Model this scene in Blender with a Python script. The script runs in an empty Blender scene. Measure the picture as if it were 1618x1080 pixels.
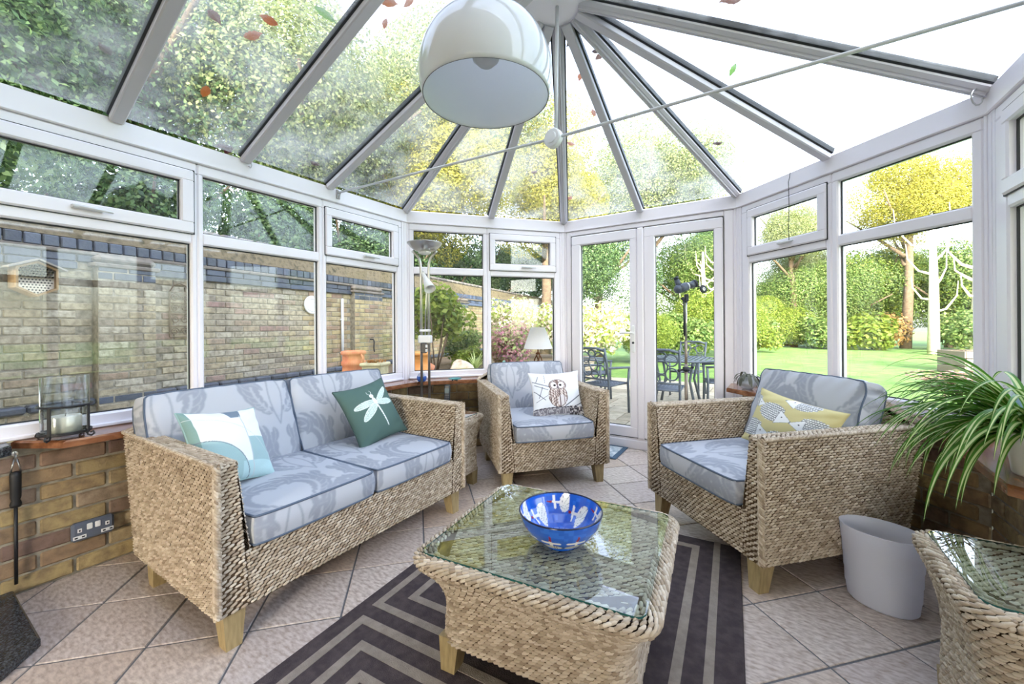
import bpy, math, random
import numpy as np
from mathutils import Matrix, Vector
random.seed(7); RNG = np.random.default_rng(7)
SC = bpy.context.scene; COL = SC.collection
PI = math.pi

# ------------------------------------------------------------------ camera
cam_d = bpy.data.cameras.new('camera'); cam = bpy.data.objects.new('camera', cam_d); COL.objects.link(cam)
cam_d.sensor_width = 36; cam_d.lens = 14.214; cam_d.shift_y = -0.0160; cam_d.clip_start = 0.02; cam_d.clip_end = 400
yaw, roll = math.radians(31.911), -0.0068
rt = Vector((math.cos(yaw), math.sin(yaw), 0)); fw = Vector((-math.sin(yaw), math.cos(yaw), 0)); up = Vector((0, 0, 1))
cr = rt * math.cos(roll) + up * math.sin(roll); cu = up * math.cos(roll) - rt * math.sin(roll)
m = Matrix.Identity(4)
for i in range(3):
    m[i][0], m[i][1], m[i][2] = cr[i], cu[i], -fw[i]
m[0][3], m[1][3], m[2][3] = 0, 0, 1.151
cam.matrix_world = m; SC.camera = cam
# ------------------------------------------------------------------ light and exposure
world = bpy.data.worlds.new('world'); SC.world = world; world.use_nodes = True
wn = world.node_tree.nodes; wl = world.node_tree.links; wn.clear()
sky = wn.new('ShaderNodeTexSky'); sky.sky_type = 'NISHITA'; sky.sun_disc = False
sky.sun_elevation = math.radians(26); sky.sun_rotation = math.radians(155)
sky.air_density = 1.0; sky.dust_density = 3.0; sky.ozone_density = 1.0
hsv = wn.new('ShaderNodeHueSaturation'); hsv.inputs['Hue'].default_value = 0.515; hsv.inputs['Saturation'].default_value = 0.62
bg = wn.new('ShaderNodeBackground'); bg.inputs['Strength'].default_value = 0.50
wo = wn.new('ShaderNodeOutputWorld')
wl.new(sky.outputs[0], hsv.inputs['Color']); wl.new(hsv.outputs[0], bg.inputs[0]); wl.new(bg.outputs[0], wo.inputs[0])
sun_d = bpy.data.lights.new('sun', 'SUN'); sun = bpy.data.objects.new('sun', sun_d); COL.objects.link(sun)
sun_d.energy = 2.3; sun_d.angle = math.radians(0.6); sun_d.color = (1.0, 0.95, 0.86)
el, az = math.radians(26), math.radians(25)
sv = Vector((math.sin(az) * math.cos(el), -math.cos(az) * math.cos(el), math.sin(el)))
sun.rotation_euler = (-sv).to_track_quat('-Z', 'Y').to_euler(); sun.location = sv * 30
vs = SC.view_settings; vs.view_transform = 'Standard'; vs.look = 'None'; vs.gamma = 1; vs.use_curve_mapping = False
vs.exposure = 1.94
SC.cycles.transparent_max_bounces = 24; SC.cycles.max_bounces = 10; SC.cycles.diffuse_bounces = 5
SC.cycles.sample_clamp_indirect = 8

# ------------------------------------------------------------------ helpers
def link(o, parent=None):
    COL.objects.link(o)
    if parent is not None: o.parent = parent
    return o
def tag(o, label=None, cat=None, group=None, kind=None):
    if label: o['label'] = label
    if cat: o['category'] = cat
    if group: o['group'] = group
    if kind: o['kind'] = kind
    return o
def thing(name, label, cat, loc=(0, 0, 0), rz=0, group=None, kind=None):
    o = bpy.data.objects.new(name, None); o.empty_display_size = 0.1; link(o)
    o.location = loc; o.rotation_euler = (0, 0, rz)
    return tag(o, label, cat, group, kind)
def struct(name, label=None): return thing(name, label, None, kind='structure')
def fast_mesh(name, V, Q, mat, smooth=False, col=None):
    me = bpy.data.meshes.new(name); V = np.ascontiguousarray(V, np.float32)
    if isinstance(Q, np.ndarray):
        k = Q.shape[1]; Q = np.ascontiguousarray(Q, np.int32)
        me.vertices.add(len(V)); me.vertices.foreach_set('co', V.ravel())
        me.loops.add(Q.size); me.loops.foreach_set('vertex_index', Q.ravel())
        me.polygons.add(len(Q)); me.polygons.foreach_set('loop_start', np.arange(0, Q.size, k, dtype=np.int32))
        me.update(calc_edges=True)
    else:
        me.from_pydata(V.tolist(), [], Q); me.update()
    if smooth: me.polygons.foreach_set('use_smooth', np.ones(len(me.polygons), bool))
    if col is not None:
        at = me.color_attributes.new('Col', 'FLOAT_COLOR', 'POINT')
        c4 = np.ones((len(V), 4), np.float32); c4[:, :3] = col; at.data.foreach_set('color', c4.ravel())
    if mat: me.materials.append(mat)
    return me
def obj(name, me, parent=None, loc=None, rz=None):
    o = bpy.data.objects.new(name, me); link(o, parent)
    if loc is not None: o.location = loc
    if rz is not None: o.rotation_euler = (0, 0, rz)
    return o
def copy_tree(o, parent=None):
    c = o.copy(); COL.objects.link(c); c.parent = parent
    for ch in list(o.children): copy_tree(ch, c)
    return c
class MB:
    def __init__(s): s.v = []; s.f = []; s.M = None
    def add(s, V, F):
        n = len(s.v)
        if s.M is not None: V = [s.M @ Vector(p) for p in V]
        s.v += [tuple(p) for p in V]; s.f += [tuple(i + n for i in q) for q in F]; return s
    def box(s, c, d, b=0.0, R=None):
        hx, hy, hz = d[0] / 2, d[1] / 2, d[2] / 2; b = min(b, hx * .95, hy * .95, hz * .95); V = []; F = []
        if b <= 0:
            V = [(x * hx, y * hy, z * hz) for z in (-1, 1) for y in (-1, 1) for x in (-1, 1)]
            F = [(0, 2, 3, 1), (4, 5, 7, 6), (0, 1, 5, 4), (2, 6, 7, 3), (0, 4, 6, 2), (1, 3, 7, 5)]
        else:
            idx = {}
            for x in (-1, 1):
                for y in (-1, 1):
                    for z in (-1, 1):
                        for a in range(3):
                            p = [x * (hx - b), y * (hy - b), z * (hz - b)]; p[a] = (x * hx, y * hy, z * hz)[a]
                            idx[(x, y, z, a)] = len(V); V.append(p)
            def q(*k, flip): F.append(tuple(idx[i] for i in (k[::-1] if flip else k)))
            for a in range(3):
                o1, o2 = (a + 1) % 3, (a + 2) % 3
                for sg in (-1, 1):
                    ks = []
                    for s1, s2 in ((-1, -1), (1, -1), (1, 1), (-1, 1)):
                        k = [0, 0, 0]; k[a] = sg; k[o1] = s1; k[o2] = s2; ks.append((*k, a))
                    q(*ks, flip=sg < 0)
                    # edges shared between axis a and o1 along o2
                for s0 in (-1, 1):
                    for s1 in (-1, 1):
                        k1 = [0, 0, 0]; k1[a] = s0; k1[o1] = s1; k1[o2] = -1; k2 = list(k1); k2[o2] = 1
                        q((*k1, a), (*k1, o1), (*k2, o1), (*k2, a), flip=(s0 * s1 < 0))
            for x in (-1, 1):
                for y in (-1, 1):
                    for z in (-1, 1): q((x, y, z, 0), (x, y, z, 1), (x, y, z, 2), flip=(x * y * z < 0))
        if R is not None: V = [R @ Vector(p) for p in V]
        return s.add([(p[0] + c[0], p[1] + c[1], p[2] + c[2]) for p in V], F)
    def tube(s, pts, r, n=8, closed=False, cap=True):
        P = [Vector(p) for p in pts]; N = len(P); R = r if hasattr(r, '__len__') else [r] * N
        V = []; F = []; prev = None
        for i in range(N):
            if closed: t = P[(i + 1) % N] - P[i - 1]
            else: t = P[min(i + 1, N - 1)] - P[max(i - 1, 0)]
            t.normalize() if t.length > 1e-9 else None
            if prev is None:
                a = Vector((0, 0, 1)) if abs(t.z) < .9 else Vector((1, 0, 0)); u = t.cross(a).normalized()
            else:
                u = prev - t * prev.dot(t); u = u.normalized() if u.length > 1e-6 else t.orthogonal().normalized()
            prev = u; w = t.cross(u)
            for k in range(n):
                a = 2 * PI * k / n; V.append(P[i] + (u * math.cos(a) + w * math.sin(a)) * R[i])
        for i in range(N if closed else N - 1):
            j = (i + 1) % N
            for k in range(n): F.append((i * n + k, i * n + (k + 1) % n, j * n + (k + 1) % n, j * n + k))
        if cap and not closed: F.append(tuple(range(n))[::-1]); F.append(tuple((N - 1) * n + k for k in range(n)))
        return s.add(V, F)
    def lathe(s, prof, n=24, c=(0, 0, 0), cap=True, sx=1, sy=1):
        V = []; F = []; N = len(prof)
        for r, z in prof:
            for k in range(n):
                a = 2 * PI * k / n; V.append((c[0] + r * sx * math.cos(a), c[1] + r * sy * math.sin(a), c[2] + z))
        for i in range(N - 1):
            for k in range(n): F.append((i * n + k, i * n + (k + 1) % n, (i + 1) * n + (k + 1) % n, (i + 1) * n + k))
        if cap:
            if prof[0][0] > 1e-4: F.append(tuple(range(n))[::-1])
            if prof[-1][0] > 1e-4: F.append(tuple((N - 1) * n + k for k in range(n)))
        return s.add(V, F)
    def prism(s, poly, z0, z1, b=0):
        n = len(poly); A = sum(poly[i][0] * poly[(i + 1) % n][1] - poly[(i + 1) % n][0] * poly[i][1] for i in range(n))
        if A < 0: poly = poly[::-1]
        if b > 0:
            cx = sum(p[0] for p in poly) / n; cy = sum(p[1] for p in poly) / n
            ins = []
            for x, y in poly:
                d = math.hypot(x - cx, y - cy); k = max(0, (d - b * 1.3) / d); ins.append((cx + (x - cx) * k, cy + (y - cy) * k))
            V = [(x, y, z0) for x, y in poly] + [(x, y, z1 - b) for x, y in poly] + [(x, y, z1) for x, y in ins]
            F = [tuple(range(n))[::-1], tuple(2 * n + i for i in range(n))]
            for i in range(n):
                j = (i + 1) % n; F += [(i, j, n + j, n + i), (n + i, n + j, 2 * n + j, 2 * n + i)]
        else:
            V = [(x, y, z0) for x, y in poly] + [(x, y, z1) for x, y in poly]
            F = [tuple(range(n))[::-1], tuple(n + i for i in range(n))] + [(i, (i + 1) % n, n + (i + 1) % n, n + i) for i in range(n)]
        return s.add(V, F)
    def sweep(s, prof, p0, p1, upv=(0, 0, 1)):
        """2-D profile (side, up) swept from p0 to p1"""
        p0, p1, upv = Vector(p0), Vector(p1), Vector(upv); t = (p1 - p0).normalized(); w = t.cross(upv).normalized(); u = w.cross(t)
        n = len(prof); V = [p + w * a + u * b for p in (p0, p1) for a, b in prof]
        F = [tuple(range(n)), tuple(n + i for i in range(n))[::-1]] + [(i, n + i, n + (i + 1) % n, (i + 1) % n) for i in range(n)]
        return s.add(V, F)
    def grid(s, fn, nu, nv, cu=False):
        V = [fn(i / (nu if cu else nu - 1), j / (nv - 1)) for j in range(nv) for i in range(nu)]; F = []
        for j in range(nv - 1):
            for i in range(nu if cu else nu - 1):
                F.append((j * nu + i, j * nu + (i + 1) % nu, (j + 1) * nu + (i + 1) % nu, (j + 1) * nu + i))
        return s.add(V, F)
    def ball(s, c, r, n=10, m=7, sc=(1, 1, 1)):
        s.grid(lambda u, v: (c[0] + r * sc[0] * math.cos(2 * PI * u) * math.sin(PI * v), c[1] + r * sc[1] * math.sin(2 * PI * u) * math.sin(PI * v), c[2] - r * sc[2] * math.cos(PI * v)), n, m, True); return s
    def mesh(s, name, mat, smooth=False, fix=False):
        me = fast_mesh(name, np.array(s.v), s.f, mat, smooth)
        if fix:
            import bmesh
            b = bmesh.new(); b.from_mesh(me); bmesh.ops.recalc_face_normals(b, faces=b.faces); b.to_mesh(me); b.free()
        return me
    def build(s, name, mat, parent=None, smooth=False, loc=None, rz=None, fix=False):
        return obj(name, s.mesh(name, mat, smooth, fix), parent, loc, rz)

# ------------------------------------------------------------------ materials
def srgb(r, g, b):
    f = lambda c: c / 12.92 if c <= .04045 else ((c + .055) / 1.055) ** 2.4
    return (f(r / 255), f(g / 255), f(b / 255))
def mat(name, color=(.8, .8, .8), rough=.5, metal=0.0, spec=.5, ramp=None, src='object', mott=None, bump=None, vcol=False, stretch=None, coat=0):
    """ramp: colours picked per object / island / by noise; mott=(scale, colour, amount); bump=(scale, strength)"""
    ma = bpy.data.materials.new(name); ma.use_nodes = True; nt = ma.node_tree; N, L = nt.nodes, nt.links
    P = N['Principled BSDF']; P.inputs['Roughness'].default_value = rough; P.inputs['Metallic'].default_value = metal
    P.inputs['Specular IOR Level'].default_value = spec; P.inputs['Base Color'].default_value = (*color, 1)
    if coat: P.inputs['Coat Weight'].default_value = coat; P.inputs['Coat Roughness'].default_value = .08
    out = None; geo = N.new('ShaderNodeNewGeometry'); co = geo.outputs['Position']
    if stretch:
        mp = N.new('ShaderNodeMapping'); mp.inputs['Scale'].default_value = stretch; L.new(co, mp.inputs[0]); co = mp.outputs[0]
    def noise(sc, det=4):
        n = N.new('ShaderNodeTexNoise'); n.inputs['Scale'].default_value = sc; n.inputs['Detail'].default_value = det; L.new(co, n.inputs['Vector']); return n.outputs['Fac']
    if vcol:
        a = N.new('ShaderNodeAttribute'); a.attribute_name = 'Col'; out = a.outputs['Color']
    if ramp:
        r = N.new('ShaderNodeValToRGB'); e = r.color_ramp.elements
        while len(e) < len(ramp): e.new(0.5)
        for i, c in enumerate(ramp): e[i].position = (i + .0) / max(1, len(ramp) - 1); e[i].color = (*c, 1)
        if src == 'object': f = N.new('ShaderNodeObjectInfo').outputs['Random']
        elif src == 'island': f = geo.outputs['Random Per Island']
        else:
            mr = N.new('ShaderNodeMapRange'); mr.inputs[1].default_value = .3; mr.inputs[2].default_value = .7; L.new(noise(src), mr.inputs[0]); f = mr.outputs[0]
        L.new(f, r.inputs[0]); out = r.outputs[0]
    if mott:
        sc, c, am = mott; mr = N.new('ShaderNodeMapRange'); mr.inputs[1].default_value = .38; mr.inputs[2].default_value = .68; mr.inputs[4].default_value = am
        L.new(noise(sc, 6), mr.inputs[0]); mx = N.new('ShaderNodeMix'); mx.data_type = 'RGBA'; L.new(mr.outputs[0], mx.inputs[0])
        if out: L.new(out, mx.inputs[6])
        else: mx.inputs[6].default_value = (*color, 1)
        mx.inputs[7].default_value = (*c, 1); out = mx.outputs[2]
    if out: L.new(out, P.inputs['Base Color'])
    if bump:
        b = N.new('ShaderNodeBump'); b.inputs['Strength'].default_value = bump[1]; b.inputs['Distance'].default_value = .01
        L.new(noise(bump[0], 5), b.inputs['Height']); L.new(b.outputs[0], P.inputs['Normal'])
    return ma
def glass(name, tint=(.96, .98, .97), refl=1.0, dirt=None, body=0.0, bodycol=(.9, .92, .9), rough=.0):
    """clear pane: mostly see-through, mirror-like at grazing angles; dirt=(scale, least, most) adds a film"""
    ma = bpy.data.materials.new(name); ma.use_nodes = True; nt = ma.node_tree; N, L = nt.nodes, nt.links; N.clear()
    o = N.new('ShaderNodeOutputMaterial'); tr = N.new('ShaderNodeBsdfTransparent'); tr.inputs[0].default_value = (*tint, 1)
    gl = N.new('ShaderNodeBsdfGlossy'); gl.inputs['Roughness'].default_value = rough; lw = N.new('ShaderNodeLayerWeight'); lw.inputs[0].default_value = .5
    pw = N.new('ShaderNodeMath'); pw.operation = 'POWER'; pw.inputs[1].default_value = 5; L.new(lw.outputs['Facing'], pw.inputs[0])
    ma1 = N.new('ShaderNodeMath'); ma1.operation = 'MULTIPLY_ADD'; ma1.inputs[1].default_value = .9 * refl; ma1.inputs[2].default_value = .04 * refl; L.new(pw.outputs[0], ma1.inputs[0])
    mx = N.new('ShaderNodeMixShader'); L.new(ma1.outputs[0], mx.inputs[0]); L.new(tr.outputs[0], mx.inputs[1]); L.new(gl.outputs[0], mx.inputs[2]); last = mx
    if dirt or body:
        di = N.new('ShaderNodeBsdfDiffuse'); di.inputs[0].default_value = (*bodycol, 1); tl = N.new('ShaderNodeBsdfTranslucent'); tl.inputs[0].default_value = (*bodycol, 1)
        ms = N.new('ShaderNodeMixShader'); ms.inputs[0].default_value = .6; L.new(di.outputs[0], ms.inputs[1]); L.new(tl.outputs[0], ms.inputs[2])
        m2 = N.new('ShaderNodeMixShader'); L.new(mx.outputs[0], m2.inputs[1]); L.new(ms.outputs[0], m2.inputs[2]); m2.inputs[0].default_value = body
        if dirt:
            n = N.new('ShaderNodeTexNoise'); n.inputs['Scale'].default_value = dirt[0]; n.inputs['Detail'].default_value = 8; n.inputs['Roughness'].default_value = .7
            g = N.new('ShaderNodeNewGeometry'); L.new(g.outputs['Position'], n.inputs['Vector'])
            r = N.new('ShaderNodeMapRange'); r.inputs[1].default_value = .42; r.inputs[2].default_value = .72; r.inputs[3].default_value = dirt[1]; r.inputs[4].default_value = dirt[2]
            L.new(n.outputs['Fac'], r.inputs[0]); L.new(r.outputs[0], m2.inputs[0])
        last = m2
    L.new(last.outputs[0], o.inputs[0]); return ma
def leafmat(name, ramp, trans=.45, src='island', rough=.5):
    ma = bpy.data.materials.new(name); ma.use_nodes = True; nt = ma.node_tree; N, L = nt.nodes, nt.links
    P = N['Principled BSDF']; P.inputs['Roughness'].default_value = rough; P.inputs['Specular IOR Level'].default_value = .3; o = N['Material Output']
    geo = N.new('ShaderNodeNewGeometry'); r = N.new('ShaderNodeValToRGB'); e = r.color_ramp.elements
    while len(e) < len(ramp): e.new(.5)
    for i, c in enumerate(ramp): e[i].position = i / max(1, len(ramp) - 1); e[i].color = (*c, 1)
    if src == 'vcol':
        a = N.new('ShaderNodeAttribute'); a.attribute_name = 'Col'; c = a.outputs['Color']
    else: L.new(geo.outputs['Random Per Island'], r.inputs[0]); c = r.outputs[0]
    L.new(c, P.inputs['Base Color']); t = N.new('ShaderNodeBsdfTranslucent'); L.new(c, t.inputs[0])
    mx = N.new('ShaderNodeMixShader'); mx.inputs[0].default_value = trans; L.new(P.outputs[0], mx.inputs[1]); L.new(t.outputs[0], mx.inputs[2]); L.new(mx.outputs[0], o.inputs[0])
    return ma

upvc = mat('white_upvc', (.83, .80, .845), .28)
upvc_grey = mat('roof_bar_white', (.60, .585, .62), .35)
black_rubber = mat('black_rubber', (.015, .017, .02), .5)
chrome = mat('brushed_steel', (.55, .54, .52), .28, 1)
whitemetal = mat('white_lacquered_metal', (.66, .67, .69), .35)
plastic_white = mat('white_plastic', (.82, .82, .82), .35)
blackiron = mat('black_iron', (.02, .02, .022), .45, .3)
wood_sill = mat('oiled_hardwood', srgb(122, 78, 52), .22, ramp=[srgb(96, 56, 36), srgb(128, 80, 52), srgb(156, 106, 72)], src=9.0, stretch=(3, 1.2, 3), bump=(40, .06), coat=.3)
wood_leg = mat('limed_wood', srgb(170, 150, 108), .5, mott=(30, srgb(130, 112, 76), .7), stretch=(3, 3, .5))
granite = mat('black_granite', (.012, .013, .015), .18, mott=(160, (.10, .11, .12), .9))
mortar = mat('mortar', srgb(160, 152, 134), .95, mott=(25, srgb(100, 92, 78), .7), bump=(120, .3))
brick_in = mat('indoor_stock_brick', ramp=[srgb(126, 96, 90), srgb(176, 152, 104), srgb(136, 112, 100), srgb(186, 164, 116), srgb(156, 136, 94), srgb(194, 174, 138), srgb(118, 92, 86), srgb(178, 154, 108), srgb(164, 140, 98)], rough=.85, mott=(20, srgb(104, 84, 66), .7), bump=(60, .5))
brick_out = mat('weathered_stock_brick', ramp=[srgb(164, 132, 122), srgb(180, 164, 134), srgb(166, 154, 132), srgb(190, 176, 146), srgb(170, 158, 134), srgb(176, 164, 142), srgb(196, 186, 164), srgb(148, 136, 120), srgb(182, 166, 132)], rough=.9, mott=(22, srgb(112, 104, 86), .7), bump=(50, .5))
brick_out_far = mat('weathered_stock_brick_far', ramp=[srgb(150, 120, 98), srgb(186, 166, 120), srgb(168, 150, 118), srgb(196, 178, 130), srgb(160, 128, 108), srgb(204, 190, 150)], src='island', rough=.9, mott=(9, srgb(112, 104, 74), .6))
brick_blue = mat('blue_engineering_brick', ramp=[srgb(58, 62, 72), srgb(80, 88, 104), srgb(64, 68, 76), srgb(94, 100, 116)], rough=.5, mott=(14, srgb(110, 112, 112), .4), bump=(50, .3))
brick_blue_far = mat('blue_engineering_brick_far', ramp=[srgb(58, 66, 84), srgb(80, 92, 118), srgb(92, 104, 130)], src='island', rough=.5)
moss = mat('mossy_coping', ramp=[srgb(84, 74, 52), srgb(122, 108, 84), srgb(70, 64, 44)], src=12.0, rough=.95, bump=(40, .6))
tile = mat('stone_effect_tile', ramp=[srgb(200, 180, 162), srgb(216, 202, 190), srgb(206, 194, 188), srgb(222, 210, 200)], rough=.38, mott=(34, srgb(160, 140, 126), .85), bump=(30, .16), stretch=(1, 2.4, 1))
grout = mat('grey_grout', srgb(112, 112, 114), .9)
wicker_m = mat('seagrass', ramp=[srgb(150, 132, 112), srgb(182, 166, 144), srgb(204, 190, 170), srgb(166, 148, 126), srgb(216, 204, 186)], src='island', rough=.75, spec=.25)
wicker_dark = mat('seagrass_underlay', srgb(82, 62, 40), .9)
piping_m = mat('slate_piping', srgb(86, 98, 116), .8)
fabric = mat('damask_fabric', vcol=True, rough=.75, spec=.2, bump=(420, .12))
print_m = mat('printed_fabric', vcol=True, rough=.85, spec=.15, bump=(300, .15))
pane_m = glass('window_glass')
roof_glass_m = glass('roof_glass', tint=(.93, .96, .95), dirt=(2.6, .02, .34), bodycol=(.90, .91, .86))
clear_m = glass('clear_glass', refl=1.6)
table_glass_m = glass('table_glass', tint=(.86, .95, .92), refl=2.4)
glass_edge_m = mat('green_glass_edge', (.02, .10, .09), .1)
# ================================================================== ROOM SHELL
S0, LA, AB, BC, CD, S1 = (-2.757, -.6), (-2.757, 2.62), (-1.725, 3.79), (-.185, 3.77), (.868, 2.70), (.868, -.6)
ROOM = [S0, LA, AB, BC, CD, S1]
FAC = {'left': (S0, LA), 'left_bay': (LA, AB), 'front': (AB, BC), 'right_bay': (BC, CD), 'right': (CD, S1)}
def facet(k):
    a, b = FAC[k]; return a, math.atan2(b[1] - a[1], b[0] - a[0]), math.hypot(b[0] - a[0], b[1] - a[1])
def clip(poly, conv):
    A = sum(conv[i][0] * conv[(i + 1) % len(conv)][1] - conv[(i + 1) % len(conv)][0] * conv[i][1] for i in range(len(conv)))
    if A < 0: conv = conv[::-1]
    for i in range(len(conv)):
        a, b = conv[i], conv[(i + 1) % len(conv)]; out = []
        side = lambda p: (b[0] - a[0]) * (p[1] - a[1]) - (b[1] - a[1]) * (p[0] - a[0])
        for j in range(len(poly)):
            p, q = poly[j], poly[(j + 1) % len(poly)]; sp, sq = side(p), side(q)
            if sp >= 0: out.append(p)
            if sp * sq < 0: t = sp / (sp - sq); out.append((p[0] + (q[0] - p[0]) * t, p[1] + (q[1] - p[1]) * t))
        poly = out
        if len(poly) < 3: return []
    return poly
SILL, EAVE = .668, 2.092
# floor: 33 cm stone tiles laid on the diagonal
fl = struct('floor', 'grey brown stone effect floor tiles laid on the diagonal with grey grout')
MB().prism(ROOM, -.12, -.004).build('grout_bed', grout, fl)
h = math.sqrt(.5); px, py = .4655 * h, .4535 * h
for i in range(-14, 14):
    for j in range(-4, 16):
        u0 = (-1.365 * h) + i * px; v0 = (2.435 * h) + (j - 9) * py; g = .004
        P = [((u - v) * h, (u + v) * h) for u, v in ((u0 + g, v0 + g), (u0 + px - g, v0 + g), (u0 + px - g, v0 + py - g), (u0 + g, v0 + py - g))]
        P = clip(P, ROOM)
        if len(P) >= 3 and abs(sum(P[a][0] * P[(a + 1) % len(P)][1] - P[(a + 1) % len(P)][0] * P[a][1] for a in range(len(P)))) > .004:
            MB().prism(P, -.012, 0, .0025).build('tile', tile, fl)
# dwarf walls of stock brick, each brick a part
BR = MB().box((0, 0, 0), (.215, .09, .065), .006).mesh('brick', brick_in)
BRH = MB().box((0, 0, 0), (.1025, .09, .065), .006).mesh('half_brick', brick_in)
def brick_run(root, length, z0, n, y, full, half, smin=0, keep=None, off=0):
    for r in range(n):
        s = -.1125 * ((r + off) % 2); z = z0 + .075 * r + .0375
        while s < length - .03:
            a, b = max(s + .005, .002), min(s + .22, length - .002); w = b - a
            if w > .04:
                o = obj('brick', full if w > .13 else half, root, ((a + b) / 2, y + random.uniform(-.0025, .0025), z))
                o.scale = (w / (.215 if w > .13 else .1025), 1, 1); o.rotation_euler = (0, random.uniform(-.006, .006), 0)
            s += .225
for k, off in (('left', 0), ('left_bay', 1), ('right_bay', 0), ('right', 1)):
    a, rz, ln = facet(k)
    w = struct('wall_' + k, 'low yellow stock brick wall under the sill'); w.location = (*a, 0); w.rotation_euler = (0, 0, rz)
    MB().box((ln / 2, .058, SILL / 2 - .05), (ln, .1, SILL + .05)).build('mortar_core', mortar, w)
    brick_run(w, ln, .0, 8, .045, BR, BRH, off=off)
    MB().box((ln / 2, .045, .622), (ln, .088, .03)).build('mortar_bed', mortar, w)
# hardwood sill boards
def offset_corner(p, ka, kb, d):
    """corner p between two facets moved inward by d"""
    def nrm(k):
        a, b = FAC[k]; l = math.hypot(b[0] - a[0], b[1] - a[1]); return ((b[1] - a[1]) / l, -(b[0] - a[0]) / l)
    n1, n2 = nrm(ka), nrm(kb); k = 1 + n1[0] * n2[0] + n1[1] * n2[1]
    return (p[0] + (n1[0] + n2[0]) * d / k, p[1] + (n1[1] + n2[1]) * d / k)
OV = .195
def sillboard(n, poly, lab):
    o = MB().prism(poly, SILL - .032, SILL, .008).build('trim_%d' % n, wood_sill); tag(o, lab, kind='structure')
la_i = offset_corner(LA, 'left', 'left_bay', OV); cd_i = offset_corner(CD, 'right_bay', 'right', OV)
ab_d = (AB[0] + (BC[0] - AB[0]) * .03, AB[1] - .02); 
sillboard(1, [(-2.757, .335), (-2.757 + OV, .455), la_i, LA], 'brown hardwood sill board along the left windows')
sillboard(2, [LA, la_i, (AB[0] + .02, AB[1] - OV * 1.45), (AB[0] + .05, AB[1] - .01), AB], 'brown hardwood sill board behind the floor lamp')
sillboard(3, [BC, (BC[0] - .05, BC[1] - .01), (BC[0] - .06, BC[1] - OV * 1.5), cd_i, CD], 'brown hardwood sill board behind the right armchair')
sillboard(4, [CD, cd_i, (.868 - OV - .06, 1.80), (.868 - OV + .02, 1.72), (.868, 1.72)], 'brown hardwood sill board under the spider plant')
# windows
def hbar(mb, s0, s1, z0, z1, y0=0.0, y1=.07, b=.008): mb.box(((s0 + s1) / 2, (y0 + y1) / 2, (z0 + z1) / 2), (s1 - s0, y1 - y0, z1 - z0), b)
def frame_rect(mb, s0, s1, z0, z1, gs0, gs1, gz0, gz1, y0, y1, b=.008):
    hbar(mb, s0, s1, z0, gz0, y0 + .0006, y1, b); hbar(mb, s0, s1, gz1, z1, y0 + .0006, y1, b)
    hbar(mb, s0, gs0, gz0 - b, gz1 + b, y0, y1, b); hbar(mb, gs1, s1, gz0 - b, gz1 + b, y0, y1, b)
def beads(mb, s0, s1, z0, z1, y):
    """black gasket line round a pane"""
    t = .006
    for a, b_, c, d in ((s0, s1, z0, z0 + t), (s0, s1, z1 - t, z1), (s0, s0 + t, z0, z1), (s1 - t, s1, z0, z1)): hbar(mb, a, b_, c, d, y, y + .008, 0)
GB, GT, UB, UT, SB, ST = .737, 1.630, 1.697, 2.030, 1.752, 1.978
nwin = [0]
def window(k, s0, s1, g0, g1, sash, lab):
    nwin[0] += 1; a, rz, ln = facet(k)
    w = struct('window_%d' % nwin[0], lab); w.location = (*a, 0); w.rotation_euler = (0, 0, rz)
    f = MB(); z0, z1 = SILL + .002, EAVE
    hbar(f, s0, s1, z0, GB, .0006); hbar(f, g0 - .006, g1 + .006, GT, UB, .0006); hbar(f, s0, s1, UT, z1, .0006)
    hbar(f, s0, g0, GB - .006, UT + .006); hbar(f, g1, s1, GB - .006, UT + .006)
    hbar(f, s0, s1, z0 - .0, z0 + .018, -.018, .01, .004)
    f.build('frame', upvc, w)
    MB().box(((g0 + g1) / 2, .045, (GB + GT) / 2), (g1 - g0 + .01, .02, GT - GB + .01)).build('pane', pane_m, w)
    bd = MB(); beads(bd, g0, g1, GB, GT, .026)
    if sash:
        so = MB(); q = .012
        frame_rect(so, g0 - q, g1 + q, UB - q, UT + q, g0 + .042, g1 - .050, SB, ST, -.016, .05)
        sh = so.build('sash', upvc, w)
        MB().box(((g0 + g1) / 2, .03, (SB + ST) / 2), (g1 - g0 - .08, .02, ST - SB + .01)).build('pane', pane_m, sh)
        beads(bd, g0 + .042, g1 - .05, SB, ST, .012)
        g_ = MB(); t = .004
        for a_, b_, c, d in ((g0 - q - t, g1 + q + t, UB - q - t, UB - q), (g0 - q - t, g1 + q + t, UT + q, UT + q + t), (g0 - q - t, g0 - q, UB - q, UT + q), (g1 + q, g1 + q + t, UB - q, UT + q)): hbar(g_, a_, b_, c, d, -.006, .004, 0)
        g_.build('seal', black_rubber, sh)
        hm = MB(); c = (g0 + g1) / 2 + .03; z = SB - .028
        hm.box((c, -.022, z), (.11, .012, .022), .005); hm.box((c - .035, -.034, z), (.03, .02, .018), .005)
        hm.tube([(c - .03, -.04, z), (c + .02, -.05, z - .004), (c + .085, -.046, z - .006)], [.008, .008, .006], 6)
        hm.build('handle', whitemetal, sh)
    else:
        MB().box(((g0 + g1) / 2, .045, (UB + UT) / 2), (g1 - g0 + .01, .02, UT - UB + .01)).build('pane', pane_m, w)
        beads(bd, g0, g1, UB, UT, .026)
    bd.build('gasket', black_rubber, w)
window('left', 0, .655, .05, .62, False, 'white window unit nearest the house on the left side')
window('left', .655, 1.6175, .69, 1.587, True, 'white window with top opening light behind the candle lantern')
window('left', 1.6175, 2.394, 1.648, 2.363, False, 'white window behind the middle of the sofa')
window('left', 2.394, 3.165, 2.425, 3.103, True, 'white window with opening top light behind the sofa right end')
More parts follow.
